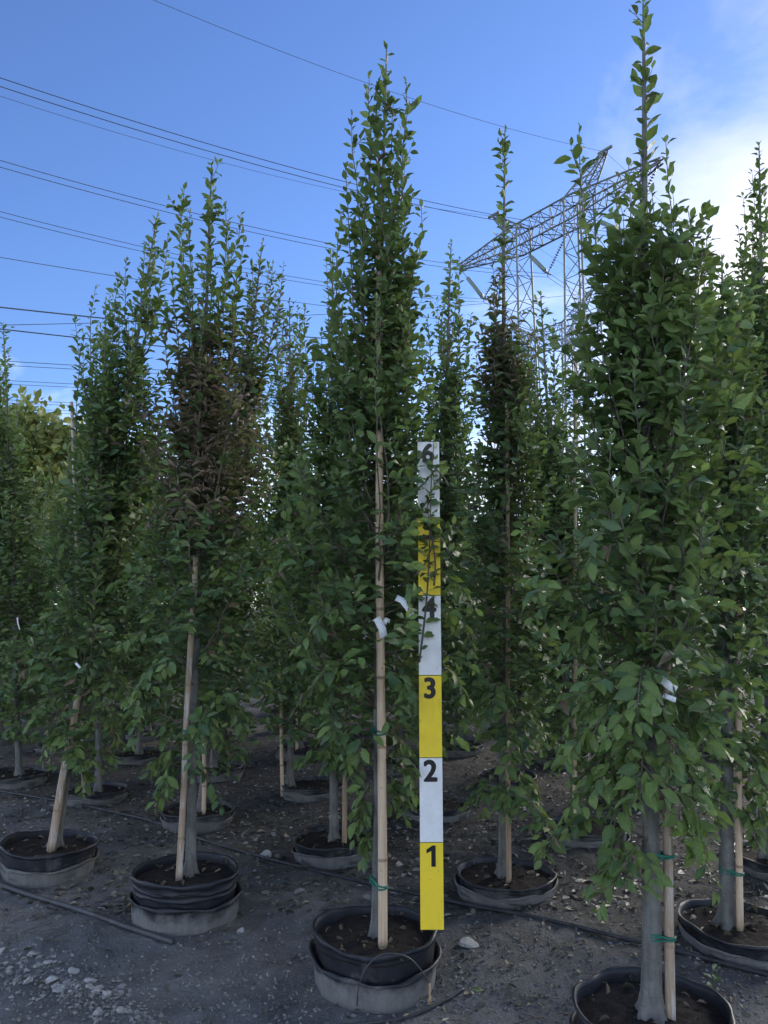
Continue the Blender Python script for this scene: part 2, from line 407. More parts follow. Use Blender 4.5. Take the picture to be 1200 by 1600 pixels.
def leaves_mesh(P, D, N, L, C, fold, curl, wid, tpl):
    tv, tf = TPL[tpl]
    D = unit(D); N = unit(N - D * (N * D).sum(1, keepdims=True)); X = np.cross(D, N)
    t = tv[:, 0][None, :, None]; w = tv[:, 1][None, :, None]
    L3 = L[:, None, None]
    V = P[:, None] + D[:, None] * (t * L3 * (1 - 0.25 * curl[:, None, None] * t)) + X[:, None] * (w * wid[:, None, None] * L3) \
        + N[:, None] * ((fold[:, None, None] * np.abs(w) - curl[:, None, None] * t * t) * L3)
    rw = np.random.RandomState(len(P) % 9973)
    V = V + N[:, None] * (rw.randn(len(P), len(tv), 1) * np.abs(w) * 0.16 * L3) + X[:, None] * ((rw.randn(len(P), 1, 1) * 0.10) * t * t * L3)
    F = tf[None] + (np.arange(len(P)) * len(tv))[:, None, None]
    shade = np.where(np.abs(tv[:, 1]) < 1e-6, 1.12, 0.96)
    CC = C[:, None, :] * shade[None, :, None]
    CC = np.concatenate([CC, np.broadcast_to((tv[:, 0] - 1.1 * np.abs(tv[:, 1]))[None, :, None], CC.shape[:2] + (1,)), np.broadcast_to(np.abs(tv[:, 1])[None, :, None], CC.shape[:2] + (1,))], 2)
    return V.reshape(-1, 3), F.reshape(-1, 3), CC.reshape(-1, 5)

GREENS = np.array([(0.090, 0.156, 0.054), (0.072, 0.134, 0.054), (0.112, 0.172, 0.048), (0.060, 0.120, 0.058), (0.096, 0.158, 0.060), (0.114, 0.160, 0.068)])
YOUNG = np.array([(0.165, 0.235, 0.05), (0.195, 0.25, 0.06), (0.14, 0.215, 0.055)])  # young leaf tips, and sunlit highlights put into the leaf colour
BROWN = np.array([(0.175, 0.092, 0.075), (0.130, 0.072, 0.064), (0.22, 0.135, 0.105), (0.10, 0.072, 0.052)])

class Grow:
    """grows one upright potted tree in world space; base at (x,y,z0)"""
    def __init__(s, x, y, z0, seed, profile, top, lean=None, shoots=(), sprigs=(), brown=None, density=1.0, avoid=None, trunk_r=0.026, auto_shoots=0, warm=0.0):
        s.warm = warm
        s.r = np.random.RandomState(seed); s.x, s.y, s.z0 = x, y, z0
        s.profile = np.array(sorted(profile)); s.top = np.array(top, float)      # rows: z, left, right
        s.lean = lean; s.brown = brown; s.avoid = avoid
        s.leaf = []; s.limbs = []; s.twigs = []
        s.trunk_r = trunk_r; s.density = density
        s.make_trunk()
        zb, zt = s.profile[0, 0], s.profile[-1, 0]; s.zb, s.zt = zb, zt
        zg = np.linspace(zb - 0.16, zb + (zt - zb) * 0.86, 200)
        wg = np.array([0.5 * (s.radius(min(z + 0.3, zt), 0.0) + s.radius(min(z + 0.3, zt), 3.14)) for z in zg]) ** 1.25
        wg[zg > zb + 0.72 * (zt - zb)] *= 0.7
        wg[zg < zb + 0.14 * (zt - zb)] *= 0.75
        cg = np.concatenate([[0], wg.cumsum()]); cg /= cg[-1]; zg = np.concatenate([[zg[0]], zg])
        n = int(56 * density * (zt - zb) / 2.6)
        for i in range(n):
            q = (i + s.r.rand()) / n
            s.limb(float(np.interp(q, cg, zg)), i * 2.39996 + s.r.rand() * 0.8)
        for i in range(int(60 * density)):
            z_ = float(np.interp(s.r.rand(), cg, zg))
            ph = s.r.rand() * 6.283; p = s.trunk(z_)
            R = s.radius(z_, ph)
            s.twig(p, np.array([math.cos(ph), math.sin(ph), 0.5 + 0.4 * s.r.rand()]), min(0.28, R * 0.8) * (0.6 + 0.4 * s.r.rand()), low=(z_ - zb) / (zt - zb))
        # leader
        s.shoot_line([s.trunk(z) for z in np.linspace(s.top[2] - 0.75, s.top[2], 10)], 0.004, stem=False)
        for t in shoots: s.shoot(np.array(t, float))
        for i in range(auto_shoots):
            a = s.r.rand() * 6.283; hz = s.top[2] - (0.10 + 0.85 * s.r.rand())
            rr = 0.04 + 0.18 * s.r.rand()
            c = s.trunk(hz); s.shoot(np.array([c[0] + rr * math.cos(a), c[1] + rr * math.sin(a), hz]))
        for t in sprigs: s.sprig(np.array(t, float))
        s.finish()
    def make_trunk(s):
        n = 14; zs = np.linspace(s.z0 - 0.03, s.top[2], n)
        q = (zs - zs[0]) / (zs[-1] - zs[0])
        if s.lean is None: px = s.x + (s.top[0] - s.x) * q; py = s.y + (s.top[1] - s.y) * q
        else:
            lz = np.array([s.z0 - 0.03] + [l[2] for l in s.lean] + [s.top[2]])
            px = np.interp(zs, lz, [s.x] + [l[0] for l in s.lean] + [s.top[0]])
            py = np.interp(zs, lz, [s.y] + [l[1] for l in s.lean] + [s.top[1]])
        w = np.sin(q * math.pi) * 0.012
        px = px + w * s.r.randn(n).cumsum() * 0.35; py = py + w * s.r.randn(n).cumsum() * 0.35
        s.tz, s.tx, s.ty = zs, px, py
        rad = s.trunk_r * (1 - q) ** 0.8 + 0.003
        s.trad = rad
    def trunk(s, z): return np.array([np.interp(z, s.tz, s.tx), np.interp(z, s.tz, s.ty), z])
    def radius(s, z, ph):
        l = np.interp(z, s.profile[:, 0], s.profile[:, 1]); r = np.interp(z, s.profile[:, 0], s.profile[:, 2])
        rx = r if math.cos(ph) > 0 else l; rm = min(0.5, 0.5 * (l + r))
        return math.hypot(math.cos(ph) * rx, math.sin(ph) * rm)
    def add_leaf(s, p, d, n, L, young=0.0, low=0.5, wilt=0.0):
        r = s.r
        if s.avoid and s.avoid(p, L): return
        b = 0.0
        if s.brown:
            for (z0, z1, amt) in s.brown:
                b = max(b, amt * max(0, 1 - abs(p[2] - (z0 + z1) / 2) / (0.5 * (z1 - z0))) ** 0.3)
        if r.rand() < b + 0.022: c = BROWN[r.randint(len(BROWN))]; cu, fo, wi = 0.35 + 0.3 * r.rand(), 0.9, 0.75
        else:
            c = GREENS[r.randint(len(GREENS))]
            if r.rand() < young + s.warm + (0.22 if low > 0.6 else 0.0): c = 0.4 * c + 0.6 * YOUNG[r.randint(len(YOUNG))]  # extra yellow-green in upper crown and chosen trees paints sunlit leaves
            cu, fo, wi = 0.06 + 0.24 * r.rand(), 0.15 + 0.5 * r.rand(), 0.88 + 0.3 * r.rand()
        c = c * (0.8 + 0.4 * r.rand())
        s.leaf.append((p, d, n, L, c, fo, cu, wi))
    def clip(s, pts, rad):
        """a stem stops where something else takes its room"""
        if s.avoid:
            for j in range(1, len(pts)):
                if s.avoid(pts[j], 0.0):
                    q = np.clip(np.arange(len(pts)) / (len(pts) - 1) * (j - 1), 0, j - 1)
                    pts = np.stack([np.interp(q, np.arange(len(pts)), pts[:, i]) for i in range(3)], 1); break
        return pts, rad
    def twig(s, p, d, length, low=0.5, spacing=0.023, out=None, leafL=0.066, young=0.25):
        r = s.r; d = np.array(d, float); d /= np.linalg.norm(d)
        k = 5; pts = [np.array(p, float)]; cur = d.copy()
        for i in range(k):
            droop = np.array([0, 0, (-0.10 if low < 0.22 else 0.07)])
            cur = cur + droop + r.randn(3) * 0.09; cur /= np.linalg.norm(cur)
            pts.append(pts[-1] + cur * length / k)
        pts = np.array(pts)
        s.twigs.append(s.clip(pts, np.linspace(0.0022, 0.0009, k + 1)))
        s.leafy(pts, 0.018, spacing, leafL, low, young)
    def leafy(s, pts, start, spacing, leafL, low, young, upright=0.0, ang=(0.75, 1.15)):
        r = s.r
        seg = np.linalg.norm(np.diff(pts, axis=0), axis=1); cum = np.concatenate([[0], seg.cumsum()]); tot = cum[-1]
        if tot < start: return
        a = start; side = 1; roll = r.rand() * 6.283
        while a <= tot + 1e-6:
            q = a / tot
            p = np.array([np.interp(a, cum, pts[:, i]) for i in range(3)])
            j = min(len(seg) - 1, int(np.searchsorted(cum, a) - 1)); j = max(j, 0)
            t = (pts[j + 1] - pts[j]) / max(seg[j], 1e-9)
            up = np.array([0, 0, 1.0])
            sv = np.cross(t, up)
            if np.linalg.norm(sv) < 0.35 or upright > 0:
                sv = np.array([math.cos(roll), math.sin(roll), 0.0]); roll += 0.5 + 0.35 * r.randn()
            sv = sv / np.linalg.norm(sv) * side + r.randn(3) * 0.22
            an = ang[0] + (ang[1] - ang[0]) * r.rand()
            d = t * math.cos(an) + sv / np.linalg.norm(sv) * math.sin(an)
            if upright == 0:
                d[2] -= 0.20 * (1 - low) + 0.22 * (r.rand() - 0.3)
                c = s.trunk(p[2]); outv = p - c; outv[2] = 0; outv /= max(np.linalg.norm(outv), 0.05)
                n = up * (0.55 + 0.3 * low) + outv * 0.75 * r.rand() + r.randn(3) * 0.33
            else:
                n = t * 0.9 + up * 0.2 + r.randn(3) * 0.35
            taper = 1.0 if q < 0.75 else 1.0 - 0.45 * (q - 0.75) / 0.25
            s.add_leaf(p + d * 0.006, d, n, leafL * taper * (0.62 + 0.62 * r.rand()), young * (0.6 + 1.1 * q), low)
            side = -side; a += spacing * (0.45 + 1.1 * r.rand())
        # terminal leaf
        t = pts[-1] - pts[-2]
        s.add_leaf(pts[-1], t + r.randn(3) * 0.1 * np.linalg.norm(t), np.cross(t, r.randn(3)), leafL * 0.6, young * 1.6, low)
    def limb(s, z0, ph):
        r = s.r; low = (z0 - s.zb) / (s.zt - s.zb); low = min(max(low, 0), 1)
        p0 = s.trunk(z0)
        Lz = (0.16 + 0.5 * min(1, low * 2.5)) * (0.6 + 0.7 * r.rand())
        z1 = min(z0 + Lz, s.zt - 0.02)
        R = s.radius(z1, ph) * (0.58 + 0.52 * r.rand())
        c = s.trunk(z1); o = np.array([math.cos(ph), math.sin(ph), 0])
        p2 = c + o * R; p1 = p0 + o * R * 0.62 + np.array([0, 0, (z1 - z0) * 0.30])
        t = np.linspace(0, 1, 11)[:, None]
        pts = (1 - t) ** 2 * p0 + 2 * t * (1 - t) * p1 + t ** 2 * p2
        pts[1:-1] += r.randn(9, 3) * 0.006
        L = np.linalg.norm(np.diff(pts, axis=0), axis=1).sum()
        s.limbs.append(s.clip(pts, np.linspace(0.0028 + 0.005 * min(1, L), 0.0016, 11)))
        n = max(3, int(L / 0.052))
        for i in range(n):
            q = 0.14 + 0.84 * (i + r.rand() * 0.6) / n; f = q * 10; j = min(int(f), 9); p = pts[j] + (pts[j + 1] - pts[j]) * (f - j)
            tt = pts[j + 1] - pts[j]; tt = tt / np.linalg.norm(tt)
            rv = r.randn(3); rv -= tt * rv.dot(tt); rv /= np.linalg.norm(rv)
            d = tt * 0.75 + rv * 0.8 + o * 0.15 + np.array([0, 0, -0.15 if low < 0.2 else 0.12])
            s.twig(p, d, (0.09 + 0.15 * r.rand()) * (1.1 - 0.35 * q), low)
        s.leafy(pts[7:], 0.0, 0.024, 0.068, low, 0.45)
    def shoot_line(s, pts, r0, stem=True):
        pts = np.array(pts)
        if stem: s.limbs.append((pts, np.linspace(r0, 0.0014, len(pts))))
        seg = np.linalg.norm(np.diff(pts, axis=0), axis=1); tot = seg.sum()
        s.leafy(pts, tot * 0.10, 0.0195, 0.062, 1.0, 0.45, upright=1.0, ang=(0.45, 1.05))
        for i in range(4):
            j = s.r.randint(len(pts) // 3, len(pts) - 1); a = s.r.rand() * 6.283
            s.twig(pts[j], np.array([math.cos(a), math.sin(a), 1.3]), 0.04 + 0.07 * s.r.rand(), 0.95, spacing=0.018, leafL=0.058, young=0.4)
    def shoot(s, tip):
        r = s.r; z0 = max(tip[2] - (0.85 + 0.45 * r.rand()), s.zb + 0.1)
        p0 = s.trunk(z0); tipc = s.trunk(min(tip[2], s.top[2]))
        p1 = p0 + (tip - p0) * np.array([0.85, 0.85, 0.35])
        t = np.linspace(0, 1, 11)[:, None]
        pts = (1 - t) ** 2 * p0 + 2 * t * (1 - t) * p1 + t ** 2 * tip
        bend = np.sin(np.linspace(0, math.pi * (1 + r.rand()), 11))[:, None] * np.array([r.randn(), r.randn(), 0]) * 0.022
        pts += bend; pts[1:-1] += r.randn(9, 3) * 0.006
        s.shoot_line(pts, 0.0052)
        for i in range(3):
            q = 0.10 + 0.4 * r.rand(); j = int(q * 10); a = r.rand() * 6.283
            s.twig(pts[j], np.array([math.cos(a), math.sin(a), 1.1]), 0.09 + 0.12 * r.rand(), 0.9)
    def sprig(s, tip):
        """low arching branch whose end hangs, broad flat sprays"""
        r = s.r; h = 0.10 + 0.12 * r.rand(); p0 = s.trunk(min(max(tip[2] + 0.02 + 0.1 * r.rand(), s.z0 + 0.3), s.top[2]))
        p1 = (p0 + tip) / 2 + np.array([0, 0, h])
        t = np.linspace(0, 1, 9)[:, None]
        pts = (1 - t) ** 2 * p0 + 2 * t * (1 - t) * p1 + t ** 2 * tip
        s.limbs.append(s.clip(pts, np.linspace(0.0045, 0.0013, 9)))
        for j in (3, 4, 5, 6, 7):
            tt = pts[j + 1] - pts[j]; tt /= np.linalg.norm(tt); sv = np.cross(tt, [0, 0, 1]) * (1 if j % 2 else -1)
            s.twig(pts[j], tt * 0.8 + sv * 0.8, 0.07 + 0.08 * r.rand(), 0.05, young=0.5)
        s.leafy(pts[4:], 0.0, 0.024, 0.074, 0.05, 0.5)
    def finish(s):
        P = np.array([l[0] for l in s.leaf]); keep = np.ones(len(P), bool)
        s.P = P; s.D = np.array([l[1] for l in s.leaf]); s.N = np.array([l[2] for l in s.leaf]); s.L = np.array([l[3] for l in s.leaf])
        s.C = np.array([l[4] for l in s.leaf]); s.fo = np.array([l[5] for l in s.leaf]); s.cu = np.array([l[6] for l in s.leaf]); s.wi = np.array([l[7] for l in s.leaf])
        s.D = unit(s.D); s.N = unit(s.N - s.D * (s.N * s.D).sum(1, keepdims=True) + 1e-6)

LEAF_PARTS = []
def leaf_part_meshes():
    """twelve shared single-leaf meshes: three shapes by four colours"""
    cols = [GREENS[0], GREENS[1], GREENS[4], 0.4 * GREENS[0] + 0.6 * YOUNG[0], 0.5 * BROWN[0] + 0.5 * BROWN[2]]
    for ci, c in enumerate(cols):
        for (fo, cu, wi) in ((0.2, 0.10, 1.0), (0.45, 0.22, 1.05), (0.6, 0.05, 0.92)):
            if ci == 4: fo, cu, wi = 0.9, 0.5, 0.75
            V, F, CC = leaves_mesh(np.zeros((1, 3)), np.array([[0, 1.0, 0]]), np.array([[0, 0, 1.0]]), np.ones(1), c[None], np.array([fo]), np.array([cu]), np.array([wi]), 'full')
            LEAF_PARTS.append((c, new_mesh('leaf', V, F, [M['leaf']], True, CC)))
leaf_part_meshes()

def build_tree(gw, name, label, group, n_leaf=0, tpl='lite', split_branches=False, base_flare=True):
    base = Vector((gw.x, gw.y, gw.z0)); root = empty(name, base, label, 'tree', group)
    off = np.array(base)
    def lo(p): return [tuple(np.asarray(q) - off) for q in p]
    m = MB(); tp = np.stack([gw.tx, gw.ty, gw.tz], 1); rad = list(gw.trad)
    # denser trunk base with root flare
    zz = [gw.z0 - 0.03, gw.z0, gw.z0 + 0.025, gw.z0 + 0.06, gw.z0 + 0.12] + [z for z in gw.tz if z > gw.z0 + 0.2]
    rr = []
    for z in zz:
        r0 = np.interp(z, gw.tz, rad); d = max(0, z - gw.z0)
        rr.append(r0 * (1 + 0.65 * math.exp(-d / 0.035)))
    m.tube(lo([gw.trunk(z) for z in zz]), rr, 24)
    V = np.array(m.V); ang = np.arctan2(V[:, 1] - 0, V[:, 0]); hgt = V[:, 2]
    fl = np.exp(-np.maximum(hgt, 0) / 0.05) * 0.24 * np.sin(ang * 4 + gw.x * 7)
    cxy = np.array([[np.interp(h + gw.z0, gw.tz, gw.tx) - gw.x, np.interp(h + gw.z0, gw.tz, gw.ty) - gw.y] for h in hgt])
    V[:, :2] = cxy + (V[:, :2] - cxy) * (1 + fl + 0.05 * np.sin(ang * 3 + hgt * 9))[:, None]
    m.V = [tuple(v) for v in V]
    m.build('trunk', M['bark'], root)
    if split_branches:
        for pts, r in gw.limbs:
            b = MB(); b.tube(lo(pts), list(r), 6); b.build('branch', M['twig'], root)
        tw = MB()
        for pts, r in gw.twigs: tw.tube(lo(pts[::2]) + lo(pts[-1:]), [r[0], r[2], r[4], r[5]], 3, False)
        tag(tw.build('twigs', M['twig'], root), kind='stuff')
    else:
        tw = MB()
        for pts, r in gw.limbs: tw.tube(lo(pts[::2]), list(r[::2]), 4, False)
        for pts, r in gw.twigs[::2]: tw.tube([lo(pts)[0], lo(pts)[2], lo(pts)[-1]], [r[0], r[2], r[-1]], 3, False)
        tag(tw.build('branches', M['twig'], root), kind='stuff')
    rest = np.ones(len(gw.P), bool)
    if n_leaf:
        mid = gw.P + gw.D * gw.L[:, None] * 0.5
        px, py, d = project(mid); view = unit(mid - np.array([0, 0, CAM_H]))
        area = np.abs((gw.N * view).sum(1)) * (gw.L * FPX / d) ** 2
        cell = {}
        for i in np.argsort(d):
            if not (0 < px[i] < 1200 and 0 < py[i] < 1600): continue
            k = (int(px[i] // 11), int(py[i] // 11))
            if k not in cell: cell[k] = i
        cand = sorted(cell.values(), key=lambda i: -area[i])[:n_leaf]
        cols = np.array([c for c, _ in LEAF_PARTS])
        for i in cand:
            rest[i] = False
            k = int(np.argmin(((cols - gw.C[i]) ** 2).sum(1))) // 3 * 3 + int(gw.r.randint(3))
            D = Vector(gw.D[i]); N = Vector(gw.N[i]); X = D.cross(N)
            Lf = float(gw.L[i])
            mt = Matrix(((X.x * Lf, D.x * Lf, N.x * Lf, gw.P[i][0] - off[0]), (X.y * Lf, D.y * Lf, N.y * Lf, gw.P[i][1] - off[1]), (X.z * Lf, D.z * Lf, N.z * Lf, gw.P[i][2] - off[2]), (0, 0, 0, 1)))
            o = link('leaf', LEAF_PARTS[k][1], root); o.matrix_local = mt
    V, F, CC = leaves_mesh(gw.P[rest] - off, gw.D[rest], gw.N[rest], gw.L[rest], gw.C[rest], gw.fo[rest], gw.cu[rest], gw.wi[rest], tpl)
    tag(link('foliage', new_mesh('foliage', V, F, [M['leaf']], True, CC), root), kind='stuff')
    return root

# ------------------------------------------------------------------ pots
POT_R = 0.236
def make_pot(name, x, y, h, label, group, seed, double=True, tilt=(0, 0), R=POT_R, sunk=0.0):
    rng = random.Random(seed); ph = [rng.random() * 6.28 for _ in range(8)]
    gz = float(ground_z(np.array(x), np.array(y))) - 0.012
    root = empty(name, (x, y, gz), label, 'plant pot', group); root.rotation_euler = (tilt[0], tilt[1], rng.random() * 6.28 if not double else 0)
    def jit(amp, rimz):
        def f(q, j, r, z):
            w = amp * (math.sin(2 * q + ph[0]) * 0.9 + 0.5 * math.sin(3 * q + ph[1]) + 0.25 * math.sin(7 * q + ph[2]))
            return w * r / R + 0.0012 * math.sin(11 * q + ph[5] + j), (0.75 * amp * math.sin(2 * q + ph[3]) + 0.5 * amp * math.sin(5 * q + ph[4] + 0.5 * j) + 0.2 * amp * math.sin(13 * q + ph[6])) * (1 if z > rimz else 0)
        return f
    H1 = h * 0.56 if double else h * 0.62
    def dent(amp, rimz):
        f = jit(amp, rimz); ds = [(rng.random() * 6.28, 0.2 + 0.3 * rng.random(), (rng.random() - 0.65) * 0.016) for _ in range(4)]
        def gfn(q, j, r, z):
            a, b_ = f(q, j, r, z)
            for (c, w_, d_) in ds:
                dq = (q - c + math.pi) % (2 * math.pi) - math.pi; a += d_ * math.exp(-(dq / w_) ** 2)
            return a, b_
        return gfn
    o = MB(); o.lathe([(R * 0.90, -0.03), (R * 0.935, 0.0), (R * 0.95, H1 * 0.25), (R * 0.965, H1 * 0.5), (R * 0.968, H1 * 0.53), (R * 0.98, H1 * 0.72), (R * 0.985, H1 * 0.86), (R * 0.99, H1 * 0.90), (R * (1.035 if double else 1.0), H1 * 0.92), (R * (1.045 if double else 1.012), H1 * 0.96), (R * (1.04 if double else 1.012), H1 * 1.01), (R * (1.02 if double else 1.0), H1 * 1.04), (R * 0.99, H1 * 1.0), (R * 0.96, H1 * 0.7)], 72, dent(0.010, H1 * 0.4))
    o.build('outer_pot', M['pot_outer'], root)
    up_ = h - H1
    rings = [(R * 0.925, H1 * 0.6), (R * 0.94, H1 * 1.05), (R * 0.945, H1 + up_ * 0.2)]
    if double:
        for qz in ((0.24, 0.46) if h > 0.21 else ()): rings += [(R * 0.948, H1 + up_ * qz), (R * 0.960, H1 + up_ * (qz + 0.02)), (R * 0.962, H1 + up_ * (qz + 0.06)), (R * 0.948, H1 + up_ * (qz + 0.09))]
    rings += [(R * 0.955, h * 0.86), (R * 0.958, h * 0.90)]
    dj = dent(0.0075 if double else 0.006, H1 * 1.04)
    i = MB(); i.lathe(rings, 72, dj); io = i.build('inner_pot', M['pot_inner'], root)
    rm = MB(); rm.lathe([(R * 0.957, h * 0.885), (R * 0.985, h * 0.895), (R * 1.0, h * 0.93), (R * 1.003, h * 0.985), (R * 0.985, h * 1.0), (R * 0.955, h * 0.99), (R * 0.94, h * 0.93), (R * 0.93, h * 0.6)], 72, dj)
    rm.build('rim', M['pot_inner'], io)
    # soil: a domed rough disc
    sz = h - 0.040 if double else h - 0.028
    V = [(0, 0, sz + 0.012)]; F = []; nr, ns = 9, 40
    for a in range(1, nr + 1):
        rr = R * 0.945 * a / nr
        for b in range(ns):
            q = 2 * math.pi * b / ns
            V.append((rr * math.cos(q), rr * math.sin(q), sz + 0.012 * (1 - (a / nr) ** 2) + (rng.random() - 0.5) * 0.014))
    for b in range(ns): F.append((0, 1 + b, 1 + (b + 1) % ns))
    for a in range(nr - 1):
        for b in range(ns):
            p = 1 + a * ns + b; q = 1 + a * ns + (b + 1) % ns; F.append((p, p + ns, q + ns, q))
    link('soil', new_mesh('soil', V, F, [M['soil']]), root)
    # dry leaves and crumbs on the soil
    n = 30; r_ = np.random.RandomState(seed)
    a = r_.rand(n) * 6.28; rr = R * 0.86 * np.sqrt(r_.rand(n))
    P = np.stack([rr * np.cos(a), rr * np.sin(a), np.full(n, sz + 0.016)], 1)
    D = np.stack([r_.randn(n), r_.randn(n), r_.randn(n) * 0.3 + 0.15], 1); N = np.stack([r_.randn(n) * 0.6, r_.randn(n) * 0.6, np.ones(n)], 1)
    Cc = np.array([(0.12, 0.08, 0.055), (0.06, 0.042, 0.032), (0.17, 0.12, 0.085)])[r_.randint(3, size=n)]
    V, F, CC = leaves_mesh(P, D, N, 0.015 + 0.035 * r_.rand(n), Cc, 0.9 * np.ones(n), 0.5 * r_.rand(n), 0.8 + 0.3 * r_.rand(n), 'lite')
    tag(link('dead_leaves', new_mesh('dead_leaves', V, F, [M['dry']], True, CC), root), kind='stuff')
    return root, gz + sz + 0.008

def make_stake(p0, p1, r, label, group=None, mat='bamboo', ties=(), tie_to=None, nodes=0.33, seed=0):
    rng = random.Random(seed); p0 = Vector(p0); p1 = Vector(p1); L = (p1 - p0).length; d = (p1 - p0).normalized()
    root = empty('bamboo_stake', p0, label, 'stake', group)
    n = 24; pts = []; rad = []
    for i in range(n + 1):
        q = i / n; pts.append(d * (L * q) + Vector((math.sin(q * 5 + seed) * 0.004, 0, 0)) * (q * (1 - q) * 4)); rad.append(r * (1 - 0.18 * q))
    m = MB(); m.tube([d * -0.06] + pts, [r] + rad, 12); m.build('cane', M[mat], root)
    z = 0.12 + 0.15 * rng.random()
    while z < L - 0.05:
        q = z / L; c = d * z + Vector((math.sin(q * 5 + seed) * 0.004, 0, 0)) * (q * (1 - q) * 4); rr = r * (1 - 0.18 * q)
        k = MB(); k.tube([c - d * 0.006, c - d * 0.002, c + d * 0.002, c + d * 0.006], [rr * 1.0, rr * 1.09, rr * 1.09, rr * 1.0], 12, False); k.build('node_ring', M['node'], root)
        z += nodes * (0.75 + 0.5 * rng.random())
    for (h, other) in ties:      # green tape looped round cane and trunk
        c = d * h; o = Vector(other) - p0 if other is not None else c
        ax = (o - c); ax.z = 0; gap = ax.length; ax.normalize() if gap > 1e-6 else None
        if gap < 1e-6: ax = Vector((0, 1, 0))
        sd = Vector((-ax.y, ax.x, 0)); t = MB()
        for w in range(3):
            loop = []
            rA, rB = r + 0.002, 0.026
            for k in range(25):
                a = 2 * math.pi * k / 24; ca, sa = math.cos(a), math.sin(a)
                ctr = c if ca < 0 else o; R_ = rA if ca < 0 else rB
                loop.append(ctr + ax * (ca * R_) + sd * (sa * R_) + Vector((0, 0, (w - 1) * 0.006 + 0.004 * math.sin(a + w) + (o.z - c.z) * 0)))
            for q in loop: q.z = c.z + (q.z - (o.z if False else q.z)) + (w - 1) * 0.006 + 0.004 * math.sin(w * 2 + q.x * 40)
            t.tube(loop, 0.0032, 5, False)
        t.build('tie', M['tie'], root)
    return root

# ------------------------------------------------------------------ the rows of potted trees
ROW0, STEP_R, STEP_I = np.array([-0.03, 2.97]), np.array([-0.25, 1.39]), np.array([0.87, -0.56])
def spot(r, i): return ROW0 + r * STEP_R + i * STEP_I
def prof(rows, Y, tr):
    """crown outline rows (py, xl, xr) seen at depth Y -> (z, left, right) about the trunk line tr(z)"""
    out = []
    for py, xl, xr in rows:
        z = at(600, py, Y).z; c = tr(z)
        out.append((z, max(0.03, c - at(xl, py, Y).x), max(0.03, at(xr, py, Y).x - c)))
    return out
def generic_profile(z0, top, w, rng, low=0.55):
    zb = z0 + low; H = top - zb
    pts = [(0, .45), (.08, .75), (.2, .95), (.38, 1.0), (.55, .85), (.7, .62), (.85, .36), (1.0, .12)]
    return [(zb + H * q, w * f * (0.88 + 0.24 * rng.random()), w * f * (0.88 + 0.24 * rng.random())) for q, f in pts]

RULER_X, RULER_Y = 0.0, 2.893
_a = at(657, 1452, RULER_Y); _b = at(693.5, 1452, RULER_Y); RULER_X = (_a.x + _b.x) / 2; RULER_W = (_b.x - _a.x) / 2; RULER_Z = _a.z

G_TREE = 'upright potted trees standing in rows'
G_POT = 'black nursery pots standing in rows'
G_STAKE = 'canes staking the potted trees'
pot_specs = {   # key: row, index, height, double, label
    'ctr': (0, 0, 0.197, True, 'tall double black pot holding the tree beside the yellow and white height stick'),
    'B': (0, -1, 0.225, True, 'tall dusty ridged pot left of centre with one crumpled lip'),
    'A': (0, -2, 0.165, True, 'leaning wavy-rimmed pot at the left edge of the front row'),
    'L': (0, 1, 0.19, True, 'nearest pot, cut off by the bottom right picture edge'),
    'D': (1, -2, 0.085, False, 'low pot behind the left edge pot, shaded by drooping leaves'),
    'C': (1, -1, 0.10, False, 'low pot directly behind the tall ridged pot left of centre'),
    'H': (1, 0, 0.11, False, 'low pot behind and left of the centre pot with flared trunk'),
    'I': (1, 1, 0.095, False, 'low wide pot right of the height stick'),
    'M': (1, 2, 0.11, False, 'low pot at the right edge behind the nearest tree, dry leaves on soil'),
    'E': (1, -3, 0.09, False, 'low dark pot at the far left edge of the second row'),
    'F': (2, 0, 0.09, False, 'low pot in third row with a pale rock at its foot'),
    'J': (2, 2, 0.10, False, 'dark low pot behind the drooping leaves right of centre'),
    'N': (2, 3, 0.095, False, 'dark low pot cut by the right edge, third row'),
    'K': (3, 2, 0.10, False, 'small dark pot far back just right of the height stick'),
    'G': (3, 0, 0.10, False, 'small pot far back right behind the pot with pale rock'),
}
SOIL = {}; POS = {}
for n_, (k, (r, i, h, dbl, lab)) in enumerate(pot_specs.items()):
    x, y = spot(r, i)
    if k == 'A': x, y = -1.78, 4.11
    if k == 'D': x, y = -2.12, 5.60
    if k == 'C': x, y = -1.20, 4.99
    if k == 'B': x, y = -0.90, 3.54
    if k == 'L': x, y = 0.82, 2.43
    tl = (math.radians(-2), math.radians(3)) if k == 'A' else (0, 0)
    _, SOIL[k] = make_pot('plant_pot', float(x), float(y), h, lab, G_POT, 40 + n_, dbl, tl, POT_R if k != 'A' else 0.25)
    POS[k] = (float(x), float(y))

rr_ = random.Random(5)
def stick_gap(p, L):
    # the height stick has been pushed into the crown: nothing grows through it
    return abs(p[0] - RULER_X) < RULER_W + 0.030 and p[1] < RULER_Y + 0.05 and p[2] < RULER_Z + (1.9 if math.sin(p[0] * 700 + p[2] * 91) < 0.6 else 1.15)

